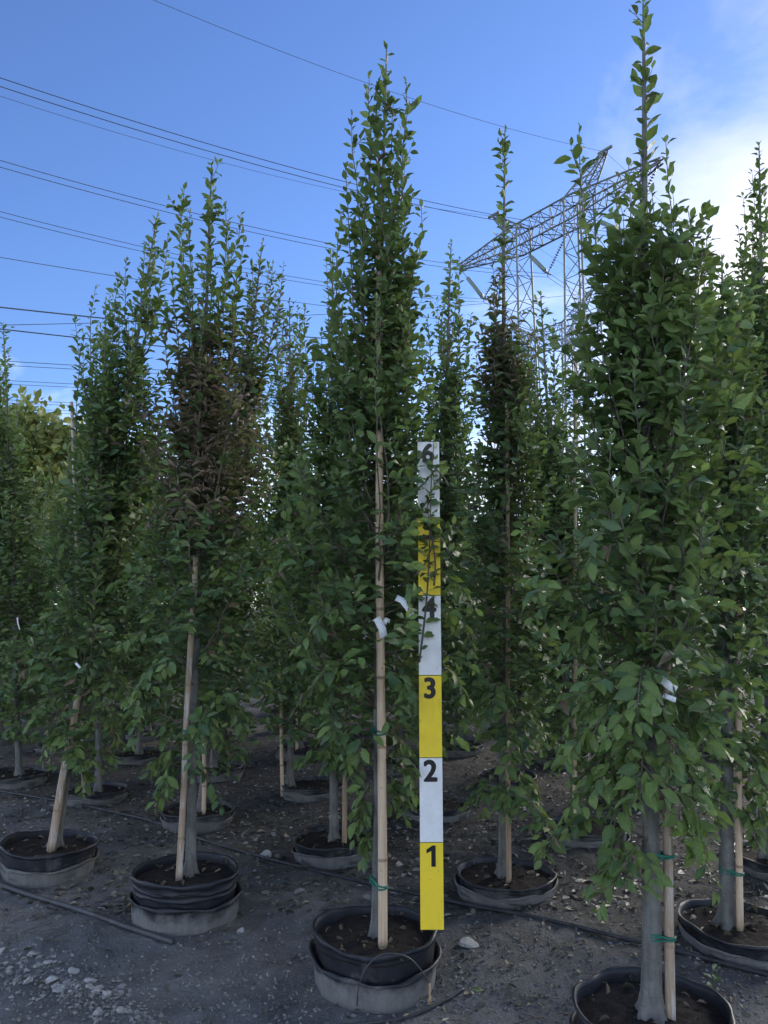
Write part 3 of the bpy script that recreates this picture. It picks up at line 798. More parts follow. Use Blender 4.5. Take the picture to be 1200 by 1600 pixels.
# --- centre tree
x, y = POS['ctr']; x += 0.0; z0 = SOIL['ctr']
ctop = at(604, 78, y); c_lin = lambda z, x0=at(587, 1445, y).x, z0=z0, t=ctop: x0 + (t.x - x0) * (z - z0) / (t.z - z0)
stake_c0 = at(598, 1462, y - 0.085); stake_c1 = at(592, 392, y - 0.015)
def gap_ctr(p, L):
    if stick_gap(p, L): return True
    q = (p[2] - stake_c0.z) / (stake_c1.z - stake_c0.z)
    if 0 < q < 0.70 and p[1] < y - 0.02 and abs(p[0] - (stake_c0.x + (stake_c1.x - stake_c0.x) * q)) < (0.068 if q < 0.62 else 0.045) + 0.01 * math.sin(p[2] * 23):
        return math.sin(p[2] * 37.0 + p[0] * 300) < 0.93
    return False
pc = prof([(420, 555, 635), (500, 520, 660), (560, 508, 672), (650, 480, 700), (750, 452, 725), (860, 425, 738), (980, 440, 742), (1080, 470, 715), (1150, 500, 680)], y, c_lin)
gc = Grow(at(587, 1445, y).x, y, z0, 11, pc, ctop, shoots=[at(550, 185, y - .05), at(577, 120, y), at(633, 128, y + .04), at(636, 250, y - .06), at(655, 318, y), at(540, 260, y - .08), at(520, 400, y), at(560, 250, y - .1), at(622, 200, y - .05), at(600, 470, y - .22), at(585, 590, y - .3), at(535, 330, y + .05), at(650, 400, y + .05), at(590, 150, y - .03), at(615, 160, y), at(565, 300, y), at(610, 280, y - .1), at(530, 450, y - .1), at(645, 470, y - .1), at(455, 770, y - .1), at(432, 868, y - .08), at(475, 720, y - .2), at(420, 905, y - .02)],
          sprigs=[at(425, 900, y - .15), at(440, 860, y - .05), at(470, 1010, y - .2), at(480, 1090, y - .15), at(615, 1120, y - .22), at(640, 1090, y - .15), at(735, 990, y + .05), at(730, 930, y - .02), at(560, 1180, y - .1), at(640, 1210, y + .05), at(560, 1290, y), at(625, 1250, y + .1), at(575, 1330, y + .02), at(715, 1060, y)],
          density=1.12, warm=0.12, avoid=gap_ctr, trunk_r=0.0155)
# one thin stem that hangs in front of the height stick
def stick_sprig(gw):
    s = gw; old, s.avoid = s.avoid, None
    for (a, b, lf) in (((655, 1035), (682, 690), 0.058), ((678, 915), (672, 790), 0.066), ((640, 815), (694, 742), 0.060), ((702, 868), (660, 800), 0.062), ((700, 760), (664, 712), 0.056), ((642, 770), (690, 728), 0.058), ((648, 900), (686, 838), 0.062)):
        yy = RULER_Y - 0.03
        pts = np.array([at(a[0] + (b[0] - a[0]) * q + 4 * math.sin(q * 5), a[1] + (b[1] - a[1]) * q, yy - 0.01 * q) for q in np.linspace(0, 1, 9)])
        s.limbs.append((pts, np.linspace(0.0042, 0.0016, 9)))
        s.leafy(pts, 0.01, 0.024, lf, 0.6, 0.4, ang=(0.8, 1.25))
    s.avoid = old; s.leaf and s.finish()
stick_sprig(gc)
build_tree(gc, 'nursery_tree', 'tall slender green tree in the centre, bamboo cane and height stick against it', G_TREE, 300, 'full', True)
make_stake(stake_c0, stake_c1, 0.0175, 'straight tan bamboo cane running up the centre tree', G_STAKE, 'bamboo', [(0.17, gc.trunk(stake_c0.z + .17)), (0.72, gc.trunk(stake_c0.z + .72))], seed=2)

# --- right foreground tree
x, y = POS['L']; z0 = SOIL['L']; b = at(1018, 1590, y)
ltop = at(1005, 5, y); l_lin = lambda z, x0=b.x, z0=z0, t=ltop: x0 + (t.x - x0) * (z - z0) / (t.z - z0)
stake_l0 = at(1048, 1596, y - 0.03); stake_l1 = at(1030, 420, y + 0.03)
pl = prof([(360, 965, 1060), (440, 905, 1120), (550, 890, 1150), (700, 868, 1170), (850, 850, 1180), (1000, 850, 1185), (1090, 880, 1160), (1130, 930, 1120)], y, l_lin)
def gap_l(p, L): return p[2] < z0 + 0.33 and abs(p[0] - b.x - 0.02) < 0.06 and p[1] < y - .02
gl = Grow(b.x, y, z0, 23, pl, ltop, shoots=[at(912, 200, y + .05), at(1045, 225, y - .05), at(985, 275, y - .08), at(955, 300, y), at(1075, 330, y), at(1100, 380, y + .1), at(930, 340, y + .1), at(1130, 420, y), at(990, 560, y - .3), at(1070, 580, y - .28), at(960, 690, y - .32), at(900, 460, y), at(1000, 250, y), at(1020, 300, y - .1), at(1150, 470, y), at(1040, 450, y - .2), at(1100, 800, y - .3)],
          sprigs=[at(845, 1325, y + .08), at(870, 1195, y), at(905, 1110, y - .1), at(1095, 1330, y - .02), at(1100, 1230, y), at(1110, 1160, y - .15), at(935, 1230, y - .15), at(940, 1365, y - .05), at(1060, 1180, y - .25), at(895, 1010, y - .1), at(1180, 1080, y), at(925, 1150, y - .25), at(995, 1130, y - .35), at(960, 1290, y - .15), at(1000, 1250, y - .25), at(1085, 1290, y - .12), at(975, 1372, y - .15), at(890, 1262, y - .05)],
          density=1.1, warm=0.30, avoid=gap_l, trunk_r=0.0275)
build_tree(gl, 'nursery_tree', 'nearest leafy tree at the right, its leader leaving the top edge', G_TREE, 300, 'full', True)
make_stake(stake_l0, stake_l1, 0.0150, 'peeling whitish cane tied right of the nearest trunk', G_STAKE, 'bamboo_pale', [(0.235, gl.trunk(stake_l0.z + .235)), (0.47, gl.trunk(stake_l0.z + .47))], seed=5)

# --- browned tree left of centre
x, y = POS['B']; z0 = SOIL['B']; b = at(297, 1362, y)
btop = at(331, 258, y); b_lin = lambda z, x0=b.x, z0=z0, t=btop: x0 + (t.x - x0) * (z - z0) / (t.z - z0)
pb = prof([(550, 290, 350), (640, 240, 425), (780, 215, 432), (900, 205, 430), (1000, 205, 415), (1080, 200, 395), (1150, 235, 370)], y, b_lin)
sb0 = at(280, 1364, y - 0.06); sb1 = at(306, 870, y - 0.10)
def gap_b(p, L):
    q = (p[2] - sb0.z) / (sb1.z - sb0.z)
    return q < 0.62 and p[1] < y - .05 and abs(p[0] - (sb0.x + (sb1.x - sb0.x) * q)) < 0.05
gb = Grow(b.x, y, z0, 31, pb, btop, shoots=[at(289, 295, y), at(300, 330, y - .1), at(352, 325, y), at(370, 340, y + .08), at(320, 390, y - .15), at(285, 360, y + .1), at(270, 420, y), at(345, 440, y - .1), at(375, 430, y), at(310, 480, y - .2), at(260, 480, y), at(385, 380, y), at(335, 300, y - .05), at(365, 480, y - .1), at(300, 430, y - .1)],
          sprigs=[at(205, 1130, y - .1), at(240, 1195, y), at(215, 1080, y - .2), at(262, 1200, y - .15), at(250, 1235, y - .1), at(385, 1120, y), at(350, 1180, y + .05), at(330, 1150, y - .2), at(190, 1010, y), at(410, 1050, y)],
          brown=[(at(0, 840, y).z, at(0, 490, y).z, 0.97)], density=1.0, avoid=gap_b, trunk_r=0.020)
build_tree(gb, 'nursery_tree', 'tree left of centre with dark browned leaves in its upper crown', G_TREE, 220, 'full', True)
make_stake(sb0, sb1, 0.0155, 'mottled cane left of the trunk in the tall ridged pot', G_STAKE, 'bamboo_pale', [(0.62, gb.trunk(sb0.z + .62))], seed=8)

# --- leaning tree at the left
x, y = POS['A']; z0 = SOIL['A']; b = at(84, 1322, y)
atop = at(245, 340, y); mid_a = at(118, 1120, y)
a_lin = lambda z, x0=b.x, z0=z0, m=mid_a, t=atop: float(np.interp(z, [z0, m.z, t.z], [x0, m.x, t.x]))
pa = prof([(590, 160, 240), (680, 105, 265), (800, 85, 245), (900, 68, 225), (1000, 50, 215), (1090, 50, 205), (1160, 75, 180)], y, a_lin)
ga = Grow(b.x, y, z0, 47, pa, atop, lean=[(mid_a.x, y, mid_a.z)], shoots=[at(150, 452, y), at(168, 455, y + .1), at(202, 408, y), at(250, 350, y + .1), at(225, 390, y - .1), at(262, 370, y), at(130, 500, y), at(140, 600, y - .1), at(185, 480, y - .1), at(100, 800, y - .2), at(170, 760, y - .25), at(235, 440, y), at(160, 520, y - .1), at(215, 460, y + .05), at(120, 560, y), at(180, 430, y), at(205, 520, y - .15)],
          sprigs=[at(55, 1040, y), at(60, 1110, y - .1), at(180, 1150, y), at(130, 1210, y), at(80, 1160, y - .1), at(200, 1080, y - .1), at(140, 1190, y - .15)], density=1.0, trunk_r=0.024)
build_tree(ga, 'nursery_tree', 'leaning tree at the left with a pale slanted lower trunk', G_TREE, 160, 'full', True)
make_stake(at(80, 1324, y - .06), at(122, 1085, y - .04), 0.021, 'pale cane slanting along the leaning left trunk', G_STAKE, 'bamboo_pale', seed=9)

# --- tree right of the height stick
x, y = POS['I']; z0 = SOIL['I']; b = at(785, 1355, y)
itop = at(789, 203, y); i_lin = lambda z, x0=b.x, z0=z0, t=itop: x0 + (t.x - x0) * (z - z0) / (t.z - z0)
pi_ = prof([(500, 772, 800), (550, 752, 825), (640, 740, 845), (760, 728, 855), (900, 712, 868), (1030, 705, 865), (1100, 735, 840)], y, i_lin)
gi = Grow(b.x, y, z0, 53, pi_, itop, shoots=[at(783, 330, y), at(775, 420, y + .03), at(790, 480, y), at(815, 560, y), at(750, 560, y), at(835, 520, y + .1)],
          sprigs=[at(742, 1120, y - .2), at(770, 1115, y - .3), at(850, 1150, y - .1), at(745, 1245, y - .05), at(825, 1180, y - .25), at(800, 1190, y - .3), at(868, 1160, y), at(735, 1075, y - .2), at(838, 1245, y - .05), at(800, 1265, y - .2), at(860, 1300, y - .35)],
          brown=[(at(0, 640, y).z, at(0, 380, y).z, 0.85)], density=0.95, trunk_r=0.020)
build_tree(gi, 'nursery_tree', 'tree right of the height stick, browned below a long bare leader shoot', G_TREE, 160, 'full', True)
make_stake(at(795, 1372, y - .08), at(792, 640, y - .03), 0.013, 'dark slim cane beside the trunk right of the height stick', G_STAKE, 'node', [(0.3, gi.trunk(z0 + .3))], seed=10)

# --- right edge tree behind the nearest one
x, y = POS['M']; z0 = SOIL['M']; b = at(1135, 1440, y)
mtop = at(1128, 405, y); m_lin = lambda z, x0=b.x, z0=z0, t=mtop: x0 + (t.x - x0) * (z - z0) / (t.z - z0)
pm = prof([(470, 1100, 1160), (560, 1085, 1190), (700, 1065, 1225), (900, 1060, 1240), (1080, 1075, 1235), (1180, 1100, 1215)], y, m_lin)
gm = Grow(b.x, y, z0, 61, pm, mtop, shoots=[at(1110, 450, y), at(1150, 440, y), at(1170, 520, y), at(1190, 590, y - .1), at(1165, 640, y - .2), at(1090, 520, y)],
          sprigs=[at(1185, 1200, y - .1), at(1200, 1270, y), at(1120, 1260, y - .1), at(1180, 1300, y - .05)], density=1.0, trunk_r=0.027)
build_tree(gm, 'nursery_tree', 'tree at the right edge standing behind the nearest tree', G_TREE, 80, 'full', True)
make_stake(at(1156, 1430, y - .05), at(1150, 700, y), 0.014, 'brown cane beside the right edge trunk behind the nearest tree', G_STAKE, 'bamboo', [(0.16, gm.trunk(z0 + .16))], seed=11)

# --- second and third row trees with their own outlines
def mid_tree(key, px_base, top, w, seed, label, shoots=(), brown=None, sprigs=(), low=0.5, dens=1.0, stake=None, pos=None, soil=0.08):
    x, y = pos if pos else POS[key]; z0 = SOIL.get(key, soil)
    bx = at(px_base, 1300, y).x if px_base else x
    t = at(top[0], top[1], y); r = random.Random(seed)
    gw = Grow(bx, y, z0, seed, generic_profile(z0, t.z - 0.85, w, r, low), t, shoots=[at(a, c, y + (r.random() - .5) * .2) for a, c in shoots], sprigs=[at(a, c, y - .15) for a, c in sprigs], brown=[(at(0, b0, y).z, at(0, b1, y).z, am) for b0, b1, am in (brown or [])], density=dens, trunk_r=0.022, auto_shoots=10)
    build_tree(gw, 'nursery_tree', label, G_TREE, 0, 'lite', False)
    if stake:
        make_stake((at(stake[0], 1300, y - .06).x, y - .06, z0), at(stake[1], stake[2], y - .04), 0.014, stake[3], G_STAKE, stake[4] if len(stake) > 4 else 'bamboo', seed=seed)
    return gw
mid_tree('C', 312, (410, 378), 0.45, 71, 'tree rising between the browned tree and the centre tree, second row', [(395, 420), (415, 465), (432, 460), (400, 520), (445, 500)], brown=[(720, 430, 0.5)], stake=(317, 322, 1080, 'thin cane in the pot behind the tall ridged pot'))
mid_tree('H', 522, (520, 405), 0.45, 72, 'tree hidden behind the left half of the centre tree', [(478, 482), (500, 520), (465, 520), (535, 470), (490, 560)], sprigs=[(500, 1110), (560, 1210), (545, 1180)], stake=(538, 545, 900, 'dark cane behind the flared trunk left of the centre pot', 'node'))
mid_tree('F', 452, (452, 470), 0.45, 73, 'third row tree seen between browned tree and centre tree', [(430, 480), (470, 500), (440, 540)], brown=[(700, 470, 0.35)], stake=(440, 438, 1000, 'thin cane in the third row pot with the pale rock'))
mid_tree('D', 150, (165, 470), 0.43, 74, 'second row tree behind the leaning left tree', [(130, 520), (185, 500)], low=0.45, stake=(128, 112, 628, 'grey cane top poking out left of the leaning tree', 'bamboo_pale'))
mid_tree('E', 25, (5, 508), 0.45, 75, 'tree at the far left edge with one tall shoot', [(-5, 560), (20, 640)], low=0.4)
mid_tree('J', 902, (845, 462), 0.41, 76, 'thin tree between the pylon and the nearest tree', [(862, 500), (830, 520), (880, 560), (900, 600)], stake=(897, 900, 560, 'brown cane in the dark pot behind the drooping leaves'))
mid_tree('N', 1195, (1186, 228), 0.41, 77, 'tall tree cut by the right edge with a high leader', [(1175, 340), (1160, 390), (1195, 300), (1180, 420)], stake=(1205, 1200, 700, 'cane in the pot cut by the right edge'))
mid_tree('K', None, (880, 600), 0.34, 78, 'small dim tree far back right of the height stick', [(870, 620)])
mid_tree('G', None, (440, 560), 0.36, 79, 'small dim tree far back behind the pale rock pot', [(425, 590)], stake=(462, 462, 1000, 'thin cane far back behind the pale rock pot'))
x, y = spot(2, 1); _, SOIL['P'] = make_pot('plant_pot', float(x), float(y), 0.09, 'dark low pot hidden right behind the height stick', G_POT, 91, False)
POS['P'] = (float(x), float(y))
mid_tree('P', None, (705, 380), 0.43, 80, 'tree behind the height stick with a thin leafy shoot by its upper right', [(720, 470), (735, 520), (690, 500), (742, 560)])
x, y = spot(2, -1); _, SOIL['Q'] = make_pot('plant_pot', float(x), float(y), 0.09, 'dark low pot behind the second row, under the browned tree', G_POT, 92, False)
POS['Q'] = (float(x), float(y))
mid_tree('Q', None, (300, 520), 0.43, 81, 'tree behind the browned tree, third row', [(280, 540), (330, 545)])

# --- remaining background rows: copies of three grown trees
protos = []
for k in range(4):
    r = random.Random(100 + k); top = 3.35 + 0.15 * k
    gw = Grow(0, 0, 0.06, 100 + k, generic_profile(0.06, top - 0.8, 0.44, r, 0.30), (0.03 * r.random(), 0.02, top), density=0.8, trunk_r=0.022, auto_shoots=8, brown=[(2.0, 3.0, 0.25)] if k == 2 else None)
    protos.append(build_tree(gw, 'nursery_tree', 'dim leafy tree in the crowded back rows', G_TREE, 0, 'lite'))
pot_proto, _ = make_pot('plant_pot', 0, 0, 0.09, 'dark low pot in the crowded back rows', G_POT, 99, False)
ORD = ('first', 'second', 'third', 'fourth', 'fifth', 'sixth', 'seventh', 'eighth', 'ninth', 'tenth', 'eleventh', 'twelfth', 'thirteenth', 'fourteenth', 'fifteenth', 'sixteenth', 'seventeenth', 'eighteenth', 'nineteenth', 'twentieth', 'last')
HIDDEN = {(r, i) for r in (5, 6, 7, 8) for i in range(-9, 0)} | {(2, -5), (2, -6), (3, -6), (3, -7), (4, -6), (4, -7), (4, -8), (4, 5), (3, 4), (5, 1), (5, 6), (6, 2), (6, 7), (7, 0), (7, 1), (7, 2), (7, 3), (7, 6), (7, 7), (7, 8),
          (6, 5), (6, 6), (8, 0), (8, 1), (8, 2), (8, 3), (8, 4), (8, 5), (8, 7), (8, 8), (8, 9)}
done = {(r, i) for (r, i, *_r) in pot_specs.values()} | {(2, 1), (2, -1)}
first = [True] * 4; first_pot = True; nb = 0
for r in range(1, 9):
    col_no = 0
    for i in range(-9, 14):
        if (r, i) in done: continue
        x, y = spot(r, i)
        x += rr_.uniform(-.06, .06); y += rr_.uniform(-.06, .06)
        if y < 2.2 or abs(x) > 0.60 * y + 0.5: continue
        if r <= 1 and abs(x) > 0.58 * y: continue
        k = rr_.randrange(4)
        if (r, i) in HIDDEN: continue
        col_no += 1
        if first[k]: o = protos[k]; first[k] = False
        else: o = copy_tree(protos[k])
        o.location = (x, y, 0.055); o.rotation_euler = (rr_.uniform(-.03, .03), rr_.uniform(-.03, .03), rr_.uniform(0, 6.28))
        sc = rr_.uniform(0.86, 1.04) * (0.93 if x < -2.2 else 1.0); o.scale = (rr_.uniform(.9, 1.1), rr_.uniform(.9, 1.1), sc)
        if first_pot: p = pot_proto; first_pot = False
        else: p = copy_tree(pot_proto)
        p.location = (x, y, -0.01); p.rotation_euler = (0, 0, rr_.uniform(0, 6.28)); nb += 1
        where = ORD[r] + ' row, ' + ORD[col_no - 1] + ' of its background trees from the left'
        o['label'] = 'dim leafy tree in the ' + where; p['label'] = 'dark low pot in the ' + where.replace('trees', 'pots'); o['grid'] = p['grid'] = '%d,%d' % (r, i)
for k in range(4):
    if first[k]:
        for ch in list(protos[k].children): bpy.data.objects.remove(ch)
        bpy.data.objects.remove(protos[k])
print('background trees', nb)

# ------------------------------------------------------------------ height stick
stick = empty('height_stick', (RULER_X, RULER_Y, RULER_Z), 'yellow and white measuring board numbered one to six against the centre tree', 'measuring stick')
FT = 0.3048
core = MB(); core.box((0, 0.011, 3 * FT), (RULER_W - 0.0015, 0.009, 3 * FT - 0.001)); core.build('backing_board', M['boardwood'], stick, smooth=False)
def text_mesh(ch, size, bold):
    if ch == '1':
        P1 = [(0.06, -1), (0.27, -1), (0.27, 0), (0.11, 0), (-0.17, -0.20), (-0.17, -0.38), (0.06, -0.26)]
        return new_mesh('digit', [(a * size, -0.0004, c * size * 0.97) for a, c in P1], [(0, 1, 2, 6), (6, 2, 3), (6, 3, 4, 5)], [M['black']], False)
    cu = bpy.data.curves.new('digit', 'FONT'); cu.body = ch; cu.size = 1; cu.extrude = 0; cu.align_x = 'LEFT'
    ob = bpy.data.objects.new('tmp', cu); COL.objects.link(ob)
    dg = bpy.context.evaluated_depsgraph_get(); me = bpy.data.meshes.new_from_object(ob.evaluated_get(dg))
    bpy.data.objects.remove(ob); bpy.data.curves.remove(cu)
    co = np.zeros(len(me.vertices) * 3); me.vertices.foreach_get('co', co); co = co.reshape(-1, 3)
    lo, hi = co.min(0), co.max(0); co -= [(lo[0] + hi[0]) / 2, hi[1], 0]; co *= size / (hi[1] - lo[1])
    F = [list(p.vertices) for p in me.polygons]; bpy.data.meshes.remove(me); V = []; FF = []
    for j in range(9):
        a = 2 * math.pi * j / 8; k = bold if j < 8 else 0
        b0 = len(V); V += [(c[0] * 0.92 + k * math.cos(a), -0.00012 * j, c[1] * 0.95 + 0.8 * k * math.sin(a)) for c in co]; FF += [[i + b0 for i in f] for f in F]
    return new_mesh('digit', V, FF, [M['black']], False)
for n in range(6):
    pm_ = MB(); g0, g1 = n * FT + (0.0016 if n else 0), (n + 1) * FT - 0.0016
    pm_.box((0, -0.001, (g0 + g1) / 2), (RULER_W, 0.003, (g1 - g0) / 2))
    p = pm_.build('panel', M['yellow'] if n % 2 == 0 else M['white'], stick, smooth=False)
    d = link('digit', text_mesh(str(n + 1), 0.078, 0.0042), p, (-0.002 if n else -0.006, -0.0046, (n + 1) * FT - 0.010))
    d.name = 'digit'

# ------------------------------------------------------------------ hoses, drip line, tags
def hose(pts, r, label, group=None, name='irrigation_hose', lift=0.3):
    P = [on_ground(px, py) for px, py in pts]
    out = []
    for a, b in zip(P, P[1:]):
        for q in np.linspace(0, 1, 10)[:-1]: out.append(a + (b - a) * float(q))
    out.append(P[-1])
    arr = np.array(out)
    for _ in range(14): arr[1:-1] = 0.25 * arr[:-2] + 0.5 * arr[1:-1] + 0.25 * arr[2:]
    arr[:, 0] += 0.005 * np.sin(arr[:, 1] * 4 + arr[:, 0] * 3)
    gz = np.max([ground_z(arr[:, 0] + dx, arr[:, 1] + dy) for dx in (-.02, .02) for dy in (-.02, .02)], axis=0)
    for _ in range(25): gz = np.maximum(gz, np.convolve(np.pad(gz, 1, mode='edge'), [0.25, 0.5, 0.25], 'valid')) if _ < 5 else np.convolve(np.pad(gz, 1, mode='edge'), [0.25, 0.5, 0.25], 'valid')
    arr[:, 2] = gz + r * lift
    o = arr[0].copy(); m = MB(); m.tube([tuple(p) for p in arr - o], r, 8)
    return tag(m.build(name, M['hose'], None, Vector(o)), label, 'hose', group)
hose([(-80, 1362), (0, 1384), (90, 1410), (180, 1442), (240, 1462), (272, 1474)], 0.0120, 'grey-blue irrigation pipe in front of the left pots, ending at the ridged pot', lift=0.7)
hose([(-60, 1228), (60, 1248), (150, 1262), (240, 1283), (330, 1318), (430, 1348), (590, 1386), (700, 1408), (850, 1442), (1000, 1478), (1090, 1500), (1260, 1545)], 0.009, 'long black irrigation pipe running between first and second rows', lift=0.6)
hose([(420, 1612), (560, 1597), (640, 1585), (700, 1560), (725, 1545)], 0.005, 'thin black drip line on the dirt before the centre pot', lift=0.8)
# thin looped drip tube over the centre pot
x, y = POS['ctr']; yf = y - POT_R * 1.04
pts = [at(558, 1572, yf - .02), at(559, 1545, yf - .03), at(568, 1515, yf - .03), at(590, 1492, yf - .025), at(612, 1488, yf - .02), at(640, 1495, yf - .01), at(658, 1515, yf + .02), at(671, 1536, yf + .06)]
arr = []
for a, b in zip(pts, pts[1:]):
    for q in np.linspace(0, 1, 6)[:-1]: arr.append(a + (b - a) * float(q))
arr.append(pts[-1]); arr = np.array(arr)
for _ in range(5): arr[1:-1] = 0.25 * arr[:-2] + 0.5 * arr[1:-1] + 0.25 * arr[2:]
root = empty('drip_tube', arr[0], 'thin black drip tube looped over the centre pot with tan emitter', 'drip tube')
m = MB(); m.tube([tuple(p) for p in arr - arr[0]], 0.0022, 6); m.build('tube', M['hose'], root)
e0, e1 = pts[-1], at(671, 1566, yf + .06)
m = MB(); m.tube([tuple(np.array(p) - arr[0]) for p in (e0, e0 + (e1 - e0) * .8, e0 + (e1 - e0) * .82, e1)], [0.0036, 0.003, 0.006, 0.006], 8); m.build('emitter', M['emitter'], root)

def ribbon(pts, w, label, normal=(0, -1, 0), group='white plant tags hanging in the trees'):
    arr = [Vector(p) for p in pts]; o = arr[0].copy(); V = []; F = []
    for i, p in enumerate(arr):
        t = (arr[min(i + 1, len(arr) - 1)] - arr[max(i - 1, 0)]).normalized()
        s = t.cross(Vector(normal)).normalized() * w / 2; nn = Vector(normal) * 0.0006
        V += [p - o + s + nn, p - o - s + nn, p - o + s - nn, p - o - s - nn]
    for i in range(len(arr) - 1):
        a = i * 4; b = a + 4
        F += [(a, b, b + 1, a + 1), (a + 2, a + 3, b + 3, b + 2), (a, a + 2, b + 2, b), (a + 1, b + 1, b + 3, a + 3)]
    F += [(0, 1, 3, 2), (len(V) - 4, len(V) - 2, len(V) - 1, len(V) - 3)]
    return tag(link('plant_tag', new_mesh('plant_tag', V, F, [M['tagpaper']]), None, o), label, 'tag', group)
yc = POS['ctr'][1] - 0.11
ribbon([at(586, 972, yc), at(589, 966, yc - .012), at(597, 982, yc - .02), at(600, 996, yc - .022)], 0.030, 'white folded tag wrapped round the centre cane', (0.25, -1, 0.1))
ribbon([at(609, 971, yc + .02), at(604, 968, yc + .0), at(600, 975, yc - .0)], 0.018, 'white tag end right of the centre cane', (0.1, -1, 0.2))
ribbon([at(619, 934, yc - .03), at(628, 938, yc - .04), at(637, 949, yc - .045), at(645, 965, yc - .04)], 0.024, 'curved white tag strip between centre cane and height stick', (0.1, -1, 0.15))
yl = POS['L'][1] - 0.30
ribbon([at(1033, 1056, yl + .1), at(1040, 1064, yl + .09), at(1048, 1072, yl + .09), at(1056, 1080, yl + .1)], 0.032, 'white printed tag among the leaves of the nearest tree', (0, -1, 0.3))
ribbon([at(1036, 1086, yl + .1), at(1046, 1090, yl + .09), at(1056, 1094, yl + .1)], 0.016, 'small white tag end low in the nearest tree', (0, -1, 0.3))
ya = POS['A'][1] - 0.2
ribbon([at(118, 1036, ya), at(124, 1042, ya), at(128, 1052, ya)], 0.012, 'small white tag in the leaning left tree', (0, -1, 0.2))
ribbon([at(27, 965, 5.6), at(28, 974, 5.6), at(31, 984, 5.6)], 0.009, 'white ribbon scrap at the far left among dark leaves', (0, -1, 0.2))

# ------------------------------------------------------------------ stones, litter
ICO_V = None
def ico_stone(seed, flat=0.6, sub=1):
    import bmesh
    bm = bmesh.new(); bmesh.ops.create_icosphere(bm, subdivisions=sub, radius=1.0)
    r = np.random.RandomState(seed); ax = r.randn(5, 3)
    V = np.array([v.co[:] for v in bm.verts]); F = [[v.index for v in f.verts] for f in bm.faces]; bm.free()
    s = np.ones(len(V))
    for a in ax:
        a = a / np.linalg.norm(a); dd = V @ a; s *= np.where(dd > 0.55, 0.55 / np.maximum(dd, 1e-3), 1)
    V = V * s[:, None] * (1 + 0.08 * r.randn(len(V), 1)); V[:, 2] *= flat; V[:, 0] *= 0.8 + 0.5 * r.rand()
    return V, F
stones = []
for k in range(8):
    V, F = ico_stone(k, 0.45 + 0.05 * k, 2); stones.append(new_mesh('stone', V, F, [M['rock']], False))
def rock(px, py, size, label, k, group=None, rz=0.0):
    p = on_ground(px, py); p.z = float(ground_z(np.array(p.x), np.array(p.y))) + size * 0.12
    o = link('rock', stones[k % 8]); o.location = p; o.scale = (size,) * 3; o.rotation_euler = (0.2 * math.sin(k * 3), 0.25 * math.cos(k * 5), rz + k)
    return tag(o, label, 'rock', group)
rock(734, 1478, 0.042, 'pale angular rock on the dirt right of the height stick base', 1)
rock(468, 1247, 0.056, 'pale cube-like rock at the foot of the third row pot', 3)
rock(412, 1337, 0.042, 'pale flat rock on the path left of the second row pot', 5)
rock(492, 1184, 0.05, 'small pale rock far back beside the small pot', 2)
rock(378, 1452, 0.018, 'small rock at the right foot of the ridged pot', 4)
rr3 = random.Random(77)
for k in range(30):
    q = rr3.random(); px = 15 + 170 * q + rr3.uniform(-22, 22); py = 1508 + 62 * q + rr3.uniform(-26, 26)
    rock(px, py, rr3.uniform(0.008, 0.024), 'pale gravel stone in the patch at the front left corner', k, 'pale gravel stones at the front left corner', rr3.random() * 6)

def scatter_stones(n, seed, region, s0, s1, name, label):
    r = np.random.RandomState(seed); Vt, Ft = ico_stone(seed, 0.6, 1); Ft = np.array(Ft)
    px, py = region(r, n)
    u = (px - 600) / FPX; v = (800 - py) / FPX
    ry = C_ - v * S_; rz = S_ + v * C_; t = -CAM_H / rz; X = u * t; Y = ry * t
    S = s0 + (s1 - s0) * r.rand(n) ** 3; A = r.rand(n) * 6.283
    R = np.zeros((n, 3, 3)); ca, sa = np.cos(A), np.sin(A)
    R[:, 0, 0] = ca; R[:, 0, 1] = -sa; R[:, 1, 0] = sa; R[:, 1, 1] = ca; R[:, 2, 2] = 1
    V = np.einsum('nij,vj->nvi', R, Vt) * S[:, None, None] * (0.7 + 0.6 * r.rand(n, 1, 3))
    V += np.stack([X, Y, ground_z(X, Y) + S * 0.15], 1)[:, None]
    F = Ft[None] + (np.arange(n) * len(Vt))[:, None, None]
    return tag(link(name, new_mesh(name, V.reshape(-1, 3), F.reshape(-1, 3), [M['gravel']], False)), label, 'gravel', kind='stuff')
def reg_all(r, n): return r.rand(n) * 1400 - 100, 1080 + 560 * r.rand(n) ** 0.6
def reg_clod(r, n): return r.rand(n) * 1300 - 50, 1400 + 220 * r.rand(n)
def reg_patch(r, n):
    q = r.rand(n); return -30 + 260 * q + 30 * r.randn(n), 1495 + 85 * q + 24 * r.randn(n)
scatter_stones(14000, 3, reg_all, 0.0018, 0.011, 'gravel', 'fine gravel scattered over the dirt')
scatter_stones(900, 4, reg_patch, 0.003, 0.014, 'gravel', 'small gravel around the pale stones at the front left corner')
